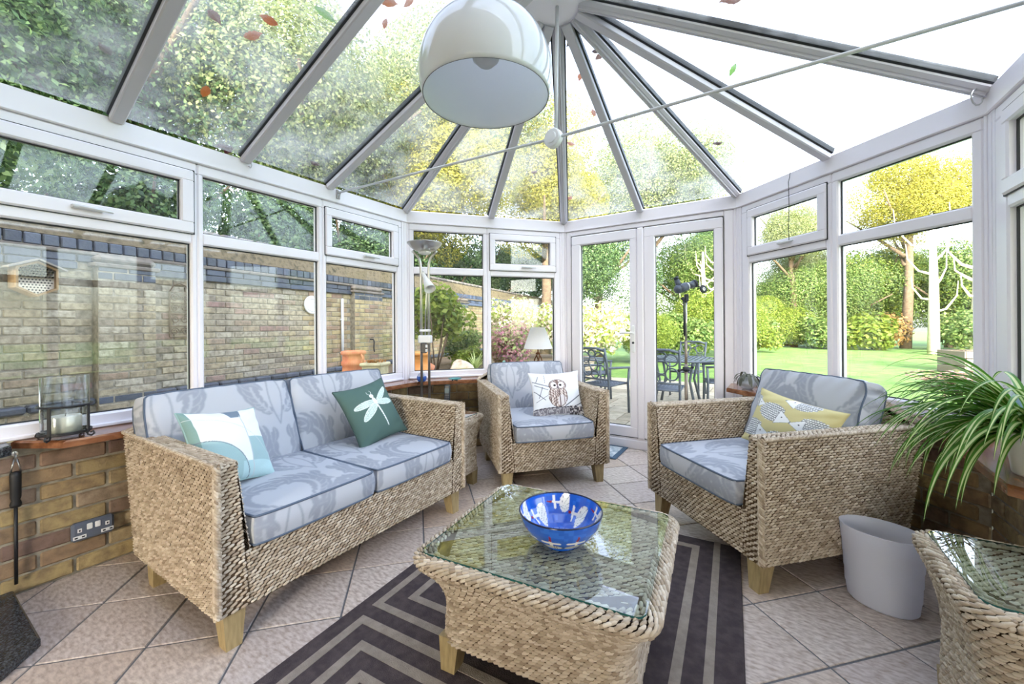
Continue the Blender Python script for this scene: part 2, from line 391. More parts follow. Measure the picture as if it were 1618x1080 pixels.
window('left_bay', .018, .750, .063, .713, False, 'white window behind the floor lamp')
window('left_bay', .750, 1.515, .788, 1.450, True, 'white window with opening top light behind the white lampshade')
window('right_bay', .05, .782, .13, .744, True, 'white window with opening top light beside the glazed doors')
window('right_bay', .782, 1.485, .822, 1.441, False, 'white window behind the right armchair')
window('right', .06, .885, .165, .850, True, 'white window with opening top light above the spider plant')
window('right', .885, 1.62, .92, 1.585, False, 'white window on the right beyond the spider plant')
window('right', 1.62, 3.3, 1.655, 3.25, False, 'white window on the right nearest the house')
# corner posts, eaves beam
nt_ = [4]
def trim(mb, lab, m=upvc):
    nt_[0] += 1; return tag(mb.build('trim_%d' % nt_[0], m), lab, kind='structure')
def post(p, ka, kb, da, db, lab, z0=SILL):
    a, b = FAC[ka]; la = math.hypot(b[0] - a[0], b[1] - a[1]); ta = ((b[0] - a[0]) / la, (b[1] - a[1]) / la)
    a, b = FAC[kb]; lb = math.hypot(b[0] - a[0], b[1] - a[1]); tb = ((b[0] - a[0]) / lb, (b[1] - a[1]) / lb)
    na, nb = (-ta[1], ta[0]), (-tb[1], tb[0]); e = .0015
    P = [(p[0] - ta[0] * da + na[0] * e, p[1] - ta[1] * da + na[1] * e), (p[0], p[1]), (p[0] + tb[0] * db + nb[0] * e, p[1] + tb[1] * db + nb[1] * e),
         (p[0] + tb[0] * db + nb[0] * .08, p[1] + tb[1] * db + nb[1] * .08), (p[0] + (na[0] + nb[0]) * .05, p[1] + (na[1] + nb[1]) * .05), (p[0] - ta[0] * da + na[0] * .08, p[1] - ta[1] * da + na[1] * .08)]
    mb = MB().prism(P, z0, EAVE)
    # two grooves' worth of cover strips down the corner
    for t, q in ((ta, -da * .5), (tb, db * .5)):
        n = (-t[1], t[0]); c = (p[0] + t[0] * q, p[1] + t[1] * q)
        mb.box((c[0], c[1], (z0 + EAVE) / 2), (.012, .006, EAVE - z0 - .004), .002, Matrix.Rotation(math.atan2(t[1], t[0]), 3, 'Z'))
    trim(mb, lab)
post(LA, 'left', 'left_bay', .055, .018, 'white corner post left of the floor lamp')
post(AB, 'left_bay', 'front', .045, .02, 'white corner post between the lampshade window and the doors', 0)
post(BC, 'front', 'right_bay', .02, .05, 'white corner post right of the doors', 0)
post(CD, 'right_bay', 'right', .016, .06, 'white corner post behind the spider plant')
BT = 2.200
for k, lab in (('left', 'white eaves beam over the left windows'), ('left_bay', 'white eaves beam over the floor lamp'), ('front', 'white eaves beam over the doors'), ('right_bay', 'white eaves beam over the right bay'), ('right', 'white eaves beam over the spider plant')):
    a, b = FAC[k]; l = math.hypot(b[0] - a[0], b[1] - a[1]); t = ((b[0] - a[0]) / l, (b[1] - a[1]) / l); n = (-t[1], t[0])
    mb = MB()
    def q(y, e0, e1): return [(a[0] + n[0] * y, a[1] + n[1] * y), (b[0] + n[0] * y, b[1] + n[1] * y)]
    V = []
    for y, z in ((-.004, EAVE + .001), (-.010, EAVE + .006), (-.010, EAVE + .012), (-.004, EAVE + .014), (-.004, BT), (.05, BT + .02), (.12, BT - .02), (.12, EAVE + .001)):
        ex = y * .42 if y > 0 else 0
        V.append([(a[0] + n[0] * y - t[0] * ex, a[1] + n[1] * y - t[1] * ex, z), (b[0] + n[0] * y + t[0] * ex, b[1] + n[1] * y + t[1] * ex, z)])
    m_ = len(V); mb.add([v[0] for v in V] + [v[1] for v in V], [tuple(range(m_)), tuple(m_ + i for i in range(m_))[::-1]] + [(i, m_ + i, m_ + (i + 1) % m_, (i + 1) % m_) for i in range(m_)])
    trim(mb, lab)
# glazed double door
a, rz, ln = facet('front')
d = struct('door_1', 'white glazed double doors to the garden'); d.location = (*a, 0); d.rotation_euler = (0, 0, rz)
f = MB(); hbar(f, .02, .078, 0, EAVE); hbar(f, 1.446, ln - .02, 0, EAVE); hbar(f, .07, 1.45, 2.043, EAVE); hbar(f, .07, 1.45, 0, .085, -.012, .075); hbar(f, .07, 1.45, .085, .104, -.004, .07, .004)
hbar(f, .736, .796, .10, 2.04, -.022, .05, .01)
f.build('door_frame', upvc, d)
for i, (s0, s1, g0, g1) in enumerate(((.081, .736, .178, .667), (.796, 1.443, .896, 1.373))):
    lf = MB(); frame_rect(lf, s0, s1, .107, 2.039, g0, g1, .204, 1.945, -.014, .056, .009)
    leaf = lf.build('door_leaf', upvc, d)
    MB().box(((g0 + g1) / 2, .04, 1.0745), (g1 - g0 + .01, .024, 1.752)).build('pane', pane_m, leaf)
    g_ = MB(); beads(g_, g0, g1, .204, 1.945, .02)
    t = .004
    for a_, b_, c, e in ((s0 - t, s1, 2.039, 2.043), (s0 - t, s0, .107, 2.04), (s1, s1 + t, .107, 2.04), (s0, s1, .103, .107)): hbar(g_, a_, b_, c, e, -.006, .01, 0)
    g_.build('gasket', black_rubber, leaf)
    if i == 0:
        hm = MB(); hm.box((.702, -.020, 1.02), (.032, .012, .25), .006); hm.tube([(.702, -.02, 1.075), (.702, -.06, 1.075)], .010, 8)
        hm.tube([(.706, -.06, 1.075), (.66, -.064, 1.077), (.585, -.060, 1.077)], [.011, .010, .009], 8); hm.build('door_handle', plastic_white, leaf)
        MB().lathe([(.001, 0), (.011, 0), (.011, .004), (.001, .004)], 10).build('lock_cylinder', black_rubber, leaf, loc=(.702, -.026, .985)).rotation_euler = (PI / 2, 0, 0)
# house wall behind the camera, with the opening the camera stands in
hw = struct('wall_back', 'brick house wall behind the room with a wide opening')
house_m = mat('house_brick', ramp=[srgb(196, 176, 150), srgb(180, 158, 132), srgb(210, 192, 166)], src=14.0, rough=.9)
mb = MB(); mb.box((-3.65, -2.65, 3.3), (1.9, 4.1, 6.8)); mb.box((3.8, -2.65, 3.3), (5.4, 4.1, 6.8)); mb.box((-.8, -2.65, 4.6), (3.8, 4.1, 4.2)); mb.build('masonry', house_m, hw)
mb = MB(); mb.box((-.8, -4.65, .42), (3.8, .1, .84)); mb.box((-.8, -4.65, 2.3), (3.8, .1, .40)); mb.box((-1.5, -4.65, 1.5), (2.4, .1, 1.4)); mb.box((1.0, -4.65, 1.5), (.2, .1, 1.4)); mb.build('fill_light_room', mat('fill_room_plaster', (.50, .52, .56), .9), hw)  # unseen room added behind the camera, its window gap lets in fill light
MB().box((-.8, -2.65, -.06), (3.8, 4.1, .1)).build('fill_room_floor', mat('fill_room_carpet', (.20, .205, .22), .95), hw)  # floor of the added fill room, kept dark to limit the bounce
mb = MB(); mb.prism([(-4.6, 0), (6.5, 0), (6.5, .1), (-4.6, .1)], 0, .1); mb.v = []; mb.f = []
mb.add([(-4.8, -.4, 6.6), (6.7, -.4, 6.6), (6.7, -4.2, 8.6), (-4.8, -4.2, 8.6), (-4.8, -.4, 6.8), (6.7, -.4, 6.8), (6.7, -4.2, 8.8), (-4.8, -4.2, 8.8)], [(0, 1, 2, 3), (7, 6, 5, 4), (0, 4, 5, 1), (2, 6, 7, 3), (1, 5, 6, 2), (0, 3, 7, 4)])
mb.build('house_roof', mat('roof_tile', srgb(110, 70, 56), .9), hw)

# ------------------------------------------------------------------ roof: bars and panes
CE = Vector((-.945, 2.0, 2.945)); RX = -.945; ZE, ZR = 2.222, 2.945
ceil = struct('ceiling', 'glazed conservatory roof with white bars meeting at a round boss')
def eave(p): return Vector((p[0], p[1], ZE))
def inset(P, c, k): return [p + (c - p).normalized() * k for p in P]
def pane(P):
    P = [Vector(p) for p in P]; n = (P[1] - P[0]).cross(P[2] - P[0]).normalized()
    if n.z < 0: n = -n
    V = [p - n * .002 for p in P] + [p + n * .018 for p in P]; k = len(P); b = MB()
    b.add(V, [tuple(range(k)), tuple(k + i for i in range(k))[::-1]] + [(i, (i + 1) % k, k + (i + 1) % k, k + i) for i in range(k)])
    return b.build('roof_pane', roof_glass_m, ceil, fix=True)
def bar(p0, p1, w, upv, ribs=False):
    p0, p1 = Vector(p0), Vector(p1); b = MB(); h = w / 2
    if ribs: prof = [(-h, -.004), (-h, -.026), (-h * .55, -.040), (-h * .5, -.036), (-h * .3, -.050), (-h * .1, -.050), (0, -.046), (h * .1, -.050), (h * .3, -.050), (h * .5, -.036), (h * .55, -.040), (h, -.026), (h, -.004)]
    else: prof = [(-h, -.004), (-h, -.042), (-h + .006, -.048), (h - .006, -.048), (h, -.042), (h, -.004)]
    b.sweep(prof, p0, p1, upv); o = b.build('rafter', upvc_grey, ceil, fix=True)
    c = MB(); c.sweep([(-h * .95, .019), (-h * .6, .038), (h * .6, .038), (h * .95, .019)], p0, p1, upv)
    for sg in (-1, 1): c.sweep([(sg * h, -.016), (sg * (h + .009), -.010), (sg * (h + .009), .019), (sg * h, .019)], p0, p1, upv)
    c.build('glazing_cap', black_rubber, o, fix=True)
slopeL = Vector((ZR - ZE, 0, -(RX + 2.757))).normalized() * -1
ys = [-.6, .08, .676, 1.271, 1.85]
for sx, xe, corner in ((-1, -2.757, LA), (1, .868, CD)):
    nrm = Vector((sx * (ZR - ZE), 0, abs(xe - RX))).normalized()
    for y in ys[1:]: bar((xe, y, ZE), (RX + sx * .03, y, ZR - .012), .056, nrm)
    for y0, y1 in zip(ys[:-1], ys[1:]): pane([(xe, y0, ZE), (xe, y1, ZE), (RX, y1, ZR), (RX, y0, ZR)])
    pane([(xe, 1.85, ZE), (xe, corner[1], ZE), CE, (RX, 1.85, ZR)])
MIDS = {'A': (-2.232, 3.215), 'B': (-.958, 3.78), 'C': (.352, 3.224)}
tri = [(LA, MIDS['A']), (MIDS['A'], AB), (AB, MIDS['B']), (MIDS['B'], BC), (BC, MIDS['C']), (MIDS['C'], CD)]
for p, q in tri: pane([eave(p), eave(q), CE])
for p, hip in ((LA, 1), (MIDS['A'], 0), (AB, 1), (MIDS['B'], 0), (BC, 1), (MIDS['C'], 0), (CD, 1)):
    e = eave(p); dirn = (CE - e); side = dirn.cross(Vector((0, 0, 1))).normalized(); upn = side.cross(dirn).normalized()
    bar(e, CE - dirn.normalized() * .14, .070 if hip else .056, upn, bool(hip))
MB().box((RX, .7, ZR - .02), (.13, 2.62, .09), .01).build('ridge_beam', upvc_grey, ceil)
bs = MB(); bs.lathe([(.001, 2.862), (.235, 2.864), (.258, 2.872), (.268, 2.89), (.268, 2.915), (.22, 2.95), (.001, 2.955)], 48, (CE.x, CE.y, 0)); bs.build('ridge_boss', upvc, ceil, smooth=False)
def hook(p, lab, r=.012, ang=0):
    b = MB(); P = [(0, 0, 0), (0, -.012, 0)] + [(0, -.012 - r + r * math.cos(t), -r * math.sin(t)) for t in np.linspace(0, 4.6, 9)]
    o = MB().tube(P, .0025 if r < .02 else .0035, 6).build('ceiling_hook', chrome, None, True, p, ang); tag(o, lab, 'hook', 'hooks along the eaves beam')
hook((-2.753, 1.29, 2.165), 'small steel hook under the second roof bar from the left', .014, PI / 2)
hook((-2.735, 2.628, 2.185), 'small steel hook on the eaves beam at the corner above the floor lamp', .012, .6)
hook((-1.722, 3.775, 2.185), 'small steel hook on the eaves beam left of the doors', .012, 0)
hook((-.195, 3.757, 2.185), 'small steel hook on the eaves beam right of the doors', .012, 0)
hook((.855, 2.69, 2.165), 'large steel hook on the eaves beam at the right corner', .036, -.8)
# tie bar across the room
t = thing('tie_bar', 'white steel tie bar with central disc crossing under the roof', 'tie rod', (RX + .012, 1.92, 2.132))
MB().tube([(-1.815, 0, .040), (-.03, 0, 0)], .0075, 10).build('rod', whitemetal, t, True); MB().tube([(.03, 0, 0), (1.80, 0, .018)], .0075, 10).build('rod', whitemetal, t, True)
MB().tube([(0, .03, 0), (0, .06, .735)], .010, 10).build('hanger_rod', whitemetal, t, True)
dm = MB().lathe([(.001, -.02), (.046, -.02), (.05, -.016), (.05, .012), (.044, .018), (.03, .018), (.028, .024), (.001, .026)], 32)
o = dm.build('disc', plastic_white, t); o.rotation_euler = (PI / 2, 0, -.15)
br_ = MB(); br_.box((-1.815, 0, .028), (.012, .03, .07), .003); br_.tube([(-1.81, 0, .053), (-1.78, 0, .042)], .006, 6); br_.tube([(-1.81, 0, -.002), (-1.785, 0, .038)], .005, 6); br_.build('bracket', chrome, t)
br_ = MB(); br_.box((1.804, 0, 0), (.012, .03, .07), .003); br_.build('bracket', chrome, t)
# thin cable clipped to the eaves beam
o = MB().tube([(.160, 3.392, 2.197), (.157, 3.390, 2.16), (.150, 3.387, 2.13), (.151, 3.387, 2.085), (.153, 3.380, 1.95), (.147, 3.378, 1.80), (.152, 3.376, 1.72)], .0022, 5).build('cable', black_rubber, None, True); tag(o, 'thin dark cable hanging from the eaves beam in front of the right bay window', 'cable')
# ================================================================== WOVEN FURNITURE
def stitches(P, U, W, N, L, wd, H):
    """P centres, U along, W across, N outward, each (n,3): small rounded strands as one mesh"""
    xs = np.array([-.56, -.34, .34, .56]); sc = np.array([.22, .92, .92, .22]); an = np.linspace(-PI / 2, PI / 2, 5)
    yy = np.sin(an); zz = np.cos(an); n = len(P); V = np.zeros((n, 20, 3), np.float32)
    L = np.asarray(L).reshape(-1, 1); k = 0
    for i in range(4):
        for j in range(5):
            V[:, k] = P + U * (xs[i] * L) + W * (yy[j] * sc[i] * wd / 2) + N * (zz[j] * sc[i] * H); k += 1
    base = np.array([(i * 5 + j, (i + 1) * 5 + j, (i + 1) * 5 + j + 1, i * 5 + j + 1) for i in range(3) for j in range(4)])
    Q = (base[None] + (np.arange(n) * 20)[:, None, None]).reshape(-1, 4)
    return V.reshape(-1, 3), Q
class Weave:
    def __init__(s): s.V = []; s.Q = []; s.n = 0; s.body = MB()
    def _add(s, V, Q): s.V.append(V); s.Q.append(Q + s.n); s.n += len(V)
    def surf(s, fn, ls, lt, row=.0118, pitch=.0245, tilt=15, H=.0068, flip=False, body=True, stag=True, out=None):
        """fn(s,t)->points, rows run along s"""
        nr = max(2, round(lt / row)); nc = max(2, round(ls / pitch)); T, S = [], []
        LM_ = []
        for r in range(nr):
            if stag and r % 2: c = np.concatenate([[.25], np.arange(1, nc), [nc - .25]]); lm = np.ones(nc + 1); lm[[0, -1]] = .5
            else: c = np.arange(nc) + .5; lm = np.ones(nc)
            S.append(c / nc); T.append(np.full(len(c), (r + .5) / nr)); LM_.append(lm)
        S = np.concatenate(S); T = np.concatenate(T); LM_ = np.concatenate(LM_); S = np.clip(S + RNG.normal(0, .05 / nc, len(S)), .001, .999)
        e = 1e-3; P = fn(S, T); dU = (fn(np.minimum(S + e, 1), T) - fn(np.maximum(S - e, 0), T)); dT = (fn(S, np.minimum(T + e, 1)) - fn(S, np.maximum(T - e, 0)))
        U = dU / np.linalg.norm(dU, axis=1, keepdims=True); N = np.cross(dU, dT); N /= np.linalg.norm(N, axis=1, keepdims=True)
        if out is not None: N = N * np.where((N @ np.array(out, float)) < 0, -1, 1)[:, None]
        elif flip: N = -N
        W = np.cross(N, U); a = np.radians(tilt + RNG.normal(0, 4, len(S)))[:, None]
        U2 = U * np.cos(a) + W * np.sin(a); W2 = W * np.cos(a) - U * np.sin(a)
        P = P + N * RNG.normal(0, .0008, (len(S), 1))
        s._add(*stitches(P, U2, W2, N, pitch * .93 * LM_ * (1 + RNG.normal(0, .05, len(S))), row * .90, H))
        if body:
            nu, nv = 12, 8; g = [(i / (nu - 1), j / (nv - 1)) for j in range(nv) for i in range(nu)]
            V = fn(np.array([q[0] for q in g]), np.array([q[1] for q in g]))
            s.body.add(V.tolist(), [(j * nu + i, j * nu + i + 1, (j + 1) * nu + i + 1, (j + 1) * nu + i) for j in range(nv - 1) for i in range(nu - 1)])
    def quad(s, a, b, c, d, **k):
        a, b, c, d = [np.array(p, float) for p in (a, b, c, d)]
        def fn(S, T): S = S[:, None]; T = T[:, None]; return a * (1 - S) * (1 - T) + b * S * (1 - T) + c * S * T + d * (1 - S) * T
        s.surf(fn, (np.linalg.norm(b - a) + np.linalg.norm(c - d)) / 2, (np.linalg.norm(d - a) + np.linalg.norm(c - b)) / 2, **k)
    def rope(s, p0, p1, r=.009, pitch=.011):
        p0, p1 = np.array(p0, float), np.array(p1, float); l = np.linalg.norm(p1 - p0); t = (p1 - p0) / l; n = max(3, int(l / pitch))
        u = np.cross(t, [0, 0, 1.]) if abs(t[2]) < .9 else np.cross(t, [0, 1., 0]); u /= np.linalg.norm(u); w = np.cross(t, u)
        for k in range(6):
            a = k * PI / 3; N = u * math.cos(a) + w * math.sin(a); W = np.cross(N, t)
            P = p0 + t * ((np.arange(n) + .5 + k / 6.) / n * l)[:, None] + N * r * .55; q = math.radians(38)
            U = np.tile(t * math.cos(q) + W * math.sin(q), (n, 1)); W2 = np.tile(W * math.cos(q) - t * math.sin(q), (n, 1))
            s._add(*stitches(P, U, W2, np.tile(N, (n, 1)), pitch * 1.9, pitch * .95, r * .6))
    def build(s, parent, name='woven_seagrass'):
        s.body.build('frame_panel', wicker_dark, parent)
        o = obj(name, fast_mesh(name, np.concatenate(s.V), np.concatenate(s.Q), wicker_m, True), parent); o['kind'] = 'stuff'; return o

# damask pattern, a 0.50 x 0.62 m repeat
TW, TH_, TR = .50, .62, .0025
def stamp_setup(w, h): return np.zeros((int(h / TR), int(w / TR)), np.float32)
def stamp(img, pts, rad, val=1.0, wrap=True):
    hh, ww = img.shape
    for (x, y), r in zip(pts, rad):
        n = int(r / TR) + 1; cx, cy = x / TR, y / TR
        iy = np.arange(int(cy) - n, int(cy) + n + 2); ix = np.arange(int(cx) - n, int(cx) + n + 2)
        mk = ((iy[:, None] - cy) ** 2 + (ix[None] - cx) ** 2) <= (r / TR) ** 2
        if wrap: img[np.ix_(iy % hh, ix % ww)] = np.where(mk, val, img[np.ix_(iy % hh, ix % ww)])
        else:
            oy = (iy >= 0) & (iy < hh); ox = (ix >= 0) & (ix < ww); sub = np.ix_(iy[oy], ix[ox]); img[sub] = np.where(mk[np.ix_(oy, ox)], val, img[sub])
def curve(p, a0, turn, l, n): # points of a curve with curvature growing along it
    out = []; x, y = p; a = a0
    for i in range(n): out.append((x, y)); a += turn * (i / n * 1.6 + .2) / n; x += math.cos(a) * l / n; y += math.sin(a) * l / n
    return out
def acanthus(img, p, a0, turn, l):
    C = curve(p, a0, turn, l, 70); k = math.copysign(1, turn)
    for i in range(6, 66, 5):
        x, y = C[i]; a = math.atan2(C[i + 1][1] - y, C[i + 1][0] - x); s_ = math.sin(PI * i / 72) ** .7
        B = curve((x, y), a - k * .9, k * 1.5, .115 * s_ + .02, 22); stamp(img, B, [.021 * s_ * (1 - (j / 22) ** 2) ** .5 * (.55 + .45 * math.sin(PI * min(1, j / 12))) + .002 for j in range(22)])
        B = curve((x, y), a + k * 1.0, -k * 1.2, .05 * s_ + .015, 14); stamp(img, B, [.012 * s_ * (1 - (j / 14) ** 2) ** .5 + .002 for j in range(14)])
    stamp(img, C, [.004 + .003 * math.sin(PI * i / 70) for i in range(70)], .25)
    for i in range(6, 66, 5):
        x, y = C[i]; a = math.atan2(C[i + 1][1] - y, C[i + 1][0] - x); s_ = math.sin(PI * i / 72) ** .7
        B = curve((x, y), a - k * .9, k * 1.5, .09 * s_ + .015, 22); stamp(img, B, [.0022] * 22, .35)
DM = stamp_setup(TW, TH_)
for mx in (0, 1):
    fx = (lambda x: x) if not mx else (lambda x: TW - x); s_ = -1 if mx else 1; A = (lambda a: a) if not mx else (lambda a: PI - a)
    acanthus(DM, (fx(.25), .06), A(2.5), -3.9 * s_, .52); acanthus(DM, (fx(.02), .33), A(.5), 4.2 * s_, .48)
    stamp(DM, curve((fx(.25), .02), A(1.9), -1.6 * s_, .45, 60), [.0045] * 60)
    for (x, y, a, t_, l) in ((.19, .22, 2.2, 1.5, .10), (.15, .30, .4, -1.3, .09), (.22, .46, 2.4, -1.5, .10), (.06, .55, .9, 1.2, .09), (.20, .55, 1.2, .9, .08)):
        B = curve((fx(x), y), A(a), t_ * s_, l, 26); stamp(DM, B, [.017 * math.sin(PI * (j + 1) / 27) ** .8 + .001 for j in range(26)]); stamp(DM, B, [.0018] * 26, .3)
for k in range(9):
    a = k * 2 * PI / 9; B = [(.25 + math.cos(a) * r, .40 + math.sin(a) * r) for r in np.linspace(.014, .056, 14)]; stamp(DM, B, [.0105 * math.sin(PI * (j + 2) / 16) for j in range(14)])
stamp(DM, [(.25, .40)], [.012]); stamp(DM, [(.25, .40)], [.006], .2)
for _ in range(2): DM = (DM + .5 * (np.roll(DM, 1, 0) + np.roll(DM, -1, 0) + np.roll(DM, 1, 1) + np.roll(DM, -1, 1))) / 3
C_LT, C_DK = np.array(srgb(184, 187, 194)), np.array(srgb(152, 156, 166))
def damask(x, y):
    x = np.asarray(x) % TW / TR - .5; y = np.asarray(y) % TH_ / TR - .5; hh, ww = DM.shape
    x0 = np.floor(x).astype(int); y0 = np.floor(y).astype(int); fx = x - x0; fy = y - y0
    g = lambda i, j: DM[j % hh, i % ww]
    v = g(x0, y0) * (1 - fx) * (1 - fy) + g(x0 + 1, y0) * fx * (1 - fy) + g(x0, y0 + 1) * (1 - fx) * fy + g(x0 + 1, y0 + 1) * fx * fy
    return C_LT + (C_DK - C_LT) * v[:, None]
def cushion_mesh(w, d, t, puff, name, off=(0, 0), n=130, k=.10, sag=0.0, wrink=0.0):
    """boxed cushion, local z up, centre at the origin; damask on every face"""
    u = np.linspace(-1, 1, n); U, Vv = np.meshgrid(u, u); q = .5
    def outline(U, V): return U * w / 2 * (1 - k * .35 * np.abs(V) ** 6), V * d / 2 * (1 - k * .35 * np.abs(U) ** 6)
    X, Y = outline(U, Vv); f = ((1 - U ** 4) * (1 - Vv ** 4)) ** .6
    wr = wrink * np.sin(U * 23 + 3 * np.sin(Vv * 4)) * (np.abs(Vv) ** 6 + np.abs(U) ** 6) * .004
    Zt = t / 2 + puff * f - sag * (1 - U ** 2) * (Vv > 0) * 0 + wr; Zb = -t / 2 - puff * .6 * f
    Vt = np.stack([X, Y, Zt], -1).reshape(-1, 3); Vb = np.stack([X, Y, Zb], -1).reshape(-1, 3)
    Ct = damask(X.ravel() + off[0], Y.ravel() + off[1]); Cb = damask(X.ravel() + off[0] + .1, Y.ravel() + off[1])
    idx = np.arange(n * n).reshape(n, n); Qt = np.stack([idx[:-1, :-1], idx[:-1, 1:], idx[1:, 1:], idx[1:, :-1]], -1).reshape(-1, 4)
    Qb = Qt[:, ::-1] + n * n
    ring = np.concatenate([idx[0, :-1], idx[:-1, -1], idx[-1, :0:-1], idx[:0:-1, 0]]); m = len(ring); rows = 14
    P0 = Vt[ring]; P1 = Vb[ring]; per = np.concatenate([[0], np.cumsum(np.linalg.norm(np.diff(P0, axis=0), axis=1))])
    nor = np.stack([P0[:, 0] / w, P0[:, 1] / d], -1); big = np.abs(nor).max(1, keepdims=True); nor = np.where(np.abs(nor) > big * .93, np.sign(nor), 0); nor = nor / np.linalg.norm(nor, axis=1, keepdims=True)
    SV, SC_ = [], []
    for r in range(rows):
        f_ = r / (rows - 1); p = P0 * (1 - f_) + P1 * f_; p[:, :2] += nor * (math.sin(PI * f_) * t * .09)
        p[:, :2] += nor * (wrink * .004 * np.sin(per * 60 + 2 * np.sin(per * 17)) * math.sin(PI * f_))[:, None]
        SV.append(p); SC_.append(damask(per + off[0], np.full(m, off[1] + .2 - f_ * t)))
    SQ = np.array([(b + r * m + i, b + (r + 1) * m + i, b + (r + 1) * m + (i + 1) % m, b + r * m + (i + 1) % m) for b in (2 * n * n,) for r in range(rows - 1) for i in range(m)])[:, ::-1]
    me = fast_mesh(name, np.concatenate([Vt, Vb] + SV), np.concatenate([Qt, Qb, SQ]), fabric, True, np.concatenate([Ct, Cb] + SC_))
    pip = MB(); st = max(1, m // 90)
    for P in (P0, P1): pip.tube([tuple(p) for p in P[::st]], .0048, 6, True)
    return me, pip.mesh('piping', piping_m, True)
def put_cushion(parent, name, meshes, M):
    o = obj(name, meshes[0], parent); o.matrix_local = M; obj('piping', meshes[1], o); return o
def leg_mesh(sx, sy, H=.135):
    """tapered foot splaying towards (sx, sy)"""
    b = MB(); a, c = .038, .026; k = .016
    V = [(-a, -a, H), (a, -a, H), (a, a, H), (-a, a, H)] + [(x * c + sx * k, y * c + sy * k, 0) for x, y in ((-1, -1), (1, -1), (1, 1), (-1, 1))]
    return b.add(V, [(0, 1, 2, 3), (7, 6, 5, 4), (0, 4, 5, 1), (1, 5, 6, 2), (2, 6, 7, 3), (3, 7, 4, 0)]).mesh('leg', wood_leg)
HA, ZB, DB, DT = .665, .132, .80, .935
def seat_unit(name, label, W, nseat, loc, rz, wseed):
    """local frame: x across, front edge at y=0, back towards +y"""
    t = thing(name, label, 'sofa' if nseat > 1 else 'armchair', (*loc, 0), rz); h = W / 2; w = Weave(); ta, tb = .062, .108; ZS = .335
    for sg in (-1, 1):
        x0, x1, x2 = sg * h, sg * (h - ta), sg * (h - tb)
        w.quad((x0, 0, ZB), (x0, DB, ZB), (x0, DT, HA), (x0, 0, HA), out=(sg, 0, 0))
        w.quad((x0, 0, HA), (x0, DT, HA), (x1, DT - .04, HA), (x1, 0, HA), out=(0, 0, 1), tilt=24)
        w.quad((x1, 0, HA), (x1, DT - .04, HA), (x2, DT - .12, ZS - .03), (x2, 0, ZS - .03), out=(-sg, 0, 0))
        a, b = (x0, x2) if sg < 0 else (x2, x0); c, d_ = (x1, x0) if sg < 0 else (x0, x1)
        w.quad((a, 0, ZB), (b, 0, ZB), (c, 0, HA), (d_, 0, HA), out=(0, -1, 0))
        w.rope((x0 + sg * .001, -.004, ZB + .01), (x0 + sg * .001, -.004, HA), .013)
        w.rope((x0, 0, HA - .002), (x0, DT, HA - .002), .008); w.rope((x1, 0, HA - .002), (x1, DT - .05, HA - .002), .007)
    tz = tb - (tb - ta) * (ZS - ZB) / (HA - ZB); w.quad((-h + tb, .003, ZB), (h - tb, .003, ZB), (h - tz, .003, ZS), (-h + tz, .003, ZS), out=(0, -1, 0))
    w.body.add([(-h + tb, 0, ZS), (h - tb, 0, ZS), (h - tb, DT - .1, ZS), (-h + tb, DT - .1, ZS)], [(0, 1, 2, 3)])
    w.body.add([(-h, 0, ZB), (h, 0, ZB), (h, DB, ZB), (-h, DB, ZB)], [(3, 2, 1, 0)])
    arc = lambda S: HA + .125 * np.sin(PI * S) ** .75
    w.surf(lambda S, T: np.stack([(S - .5) * W * -1, DB + (DT - DB) * T, ZB + (arc(S) - ZB) * T], -1), W, .6, out=(0, 1, 0))
    w.surf(lambda S, T: np.stack([(S - .5) * W, DT - .085 * T, arc(S)], -1), W, .085, out=(0, 0, 1), tilt=24)
    w.surf(lambda S, T: np.stack([(S - .5) * (W - .1), DT - .085 - .06 * (1 - T), ZS + (arc(S) - ZS) * T], -1), W, .40, out=(0, -1, 0))
    w.build(t)
    for sx in (-1, 1):
        for sy in (-1, 1): obj('leg', leg_mesh(sx * .2, sy), t, (sx * (h - .06), .052 if sy < 0 else DB - .10, 0))
    return t
def T(loc, rx=0, ry=0, rz=0): return Matrix.Translation(loc) @ Matrix.Rotation(rz, 4, 'Z') @ Matrix.Rotation(ry, 4, 'Y') @ Matrix.Rotation(rx, 4, 'X')
# sofa along the left wall: its front faces +x, so local -y = +x
sofa = seat_unit('wicker_sofa', 'woven seagrass two seat sofa with grey damask cushions under the left windows', 1.345, 2, (-1.612, 1.318), PI / 2, 1)
sw = (1.345 - .216) / 2
for i, sg in enumerate((-1, 1)):
    put_cushion(sofa, 'seat_cushion', cushion_mesh(sw - .008, .70, .105, .014, 'seat_cushion', (.11 + .3 * i, .1)), T((sg * sw / 2, .335, .395)))
    put_cushion(sofa, 'back_cushion', cushion_mesh(.655, .45, .13, .030, 'back_cushion', (.02 + .33 * i, .05), wrink=.8), T((sg * .332 + .0, .745, .616), math.radians(69), 0, math.radians(-1.5 * sg)))
chair_l = seat_unit('wicker_armchair', 'woven seagrass armchair holding the owl cushion, in the left bay corner', .81, 1, (-1.262, 2.600), math.radians(46), 2)
chair_r = seat_unit('wicker_armchair', 'woven seagrass armchair holding the yellow hedgehog cushion, in the right bay corner', .83, 1, (-.304, 2.276), math.radians(-45), 3)
for c, o_ in ((chair_l, .2), (chair_r, .31)):
    put_cushion(c, 'seat_cushion', cushion_mesh(.59, .70, .105, .016, 'seat_cushion', (o_, .25)), T((0, .325, .395)))
put_cushion(chair_l, 'back_cushion', cushion_mesh(.66, .44, .13, .034, 'back_cushion', (.42, .12), wrink=.8), T((0, .715, .600), math.radians(70), 0, .02))
put_cushion(chair_r, 'back_cushion', cushion_mesh(.625, .47, .13, .034, 'back_cushion', (.33, .3), wrink=1.2), T((-.005, .72, .628), math.radians(70), 0, -.02))

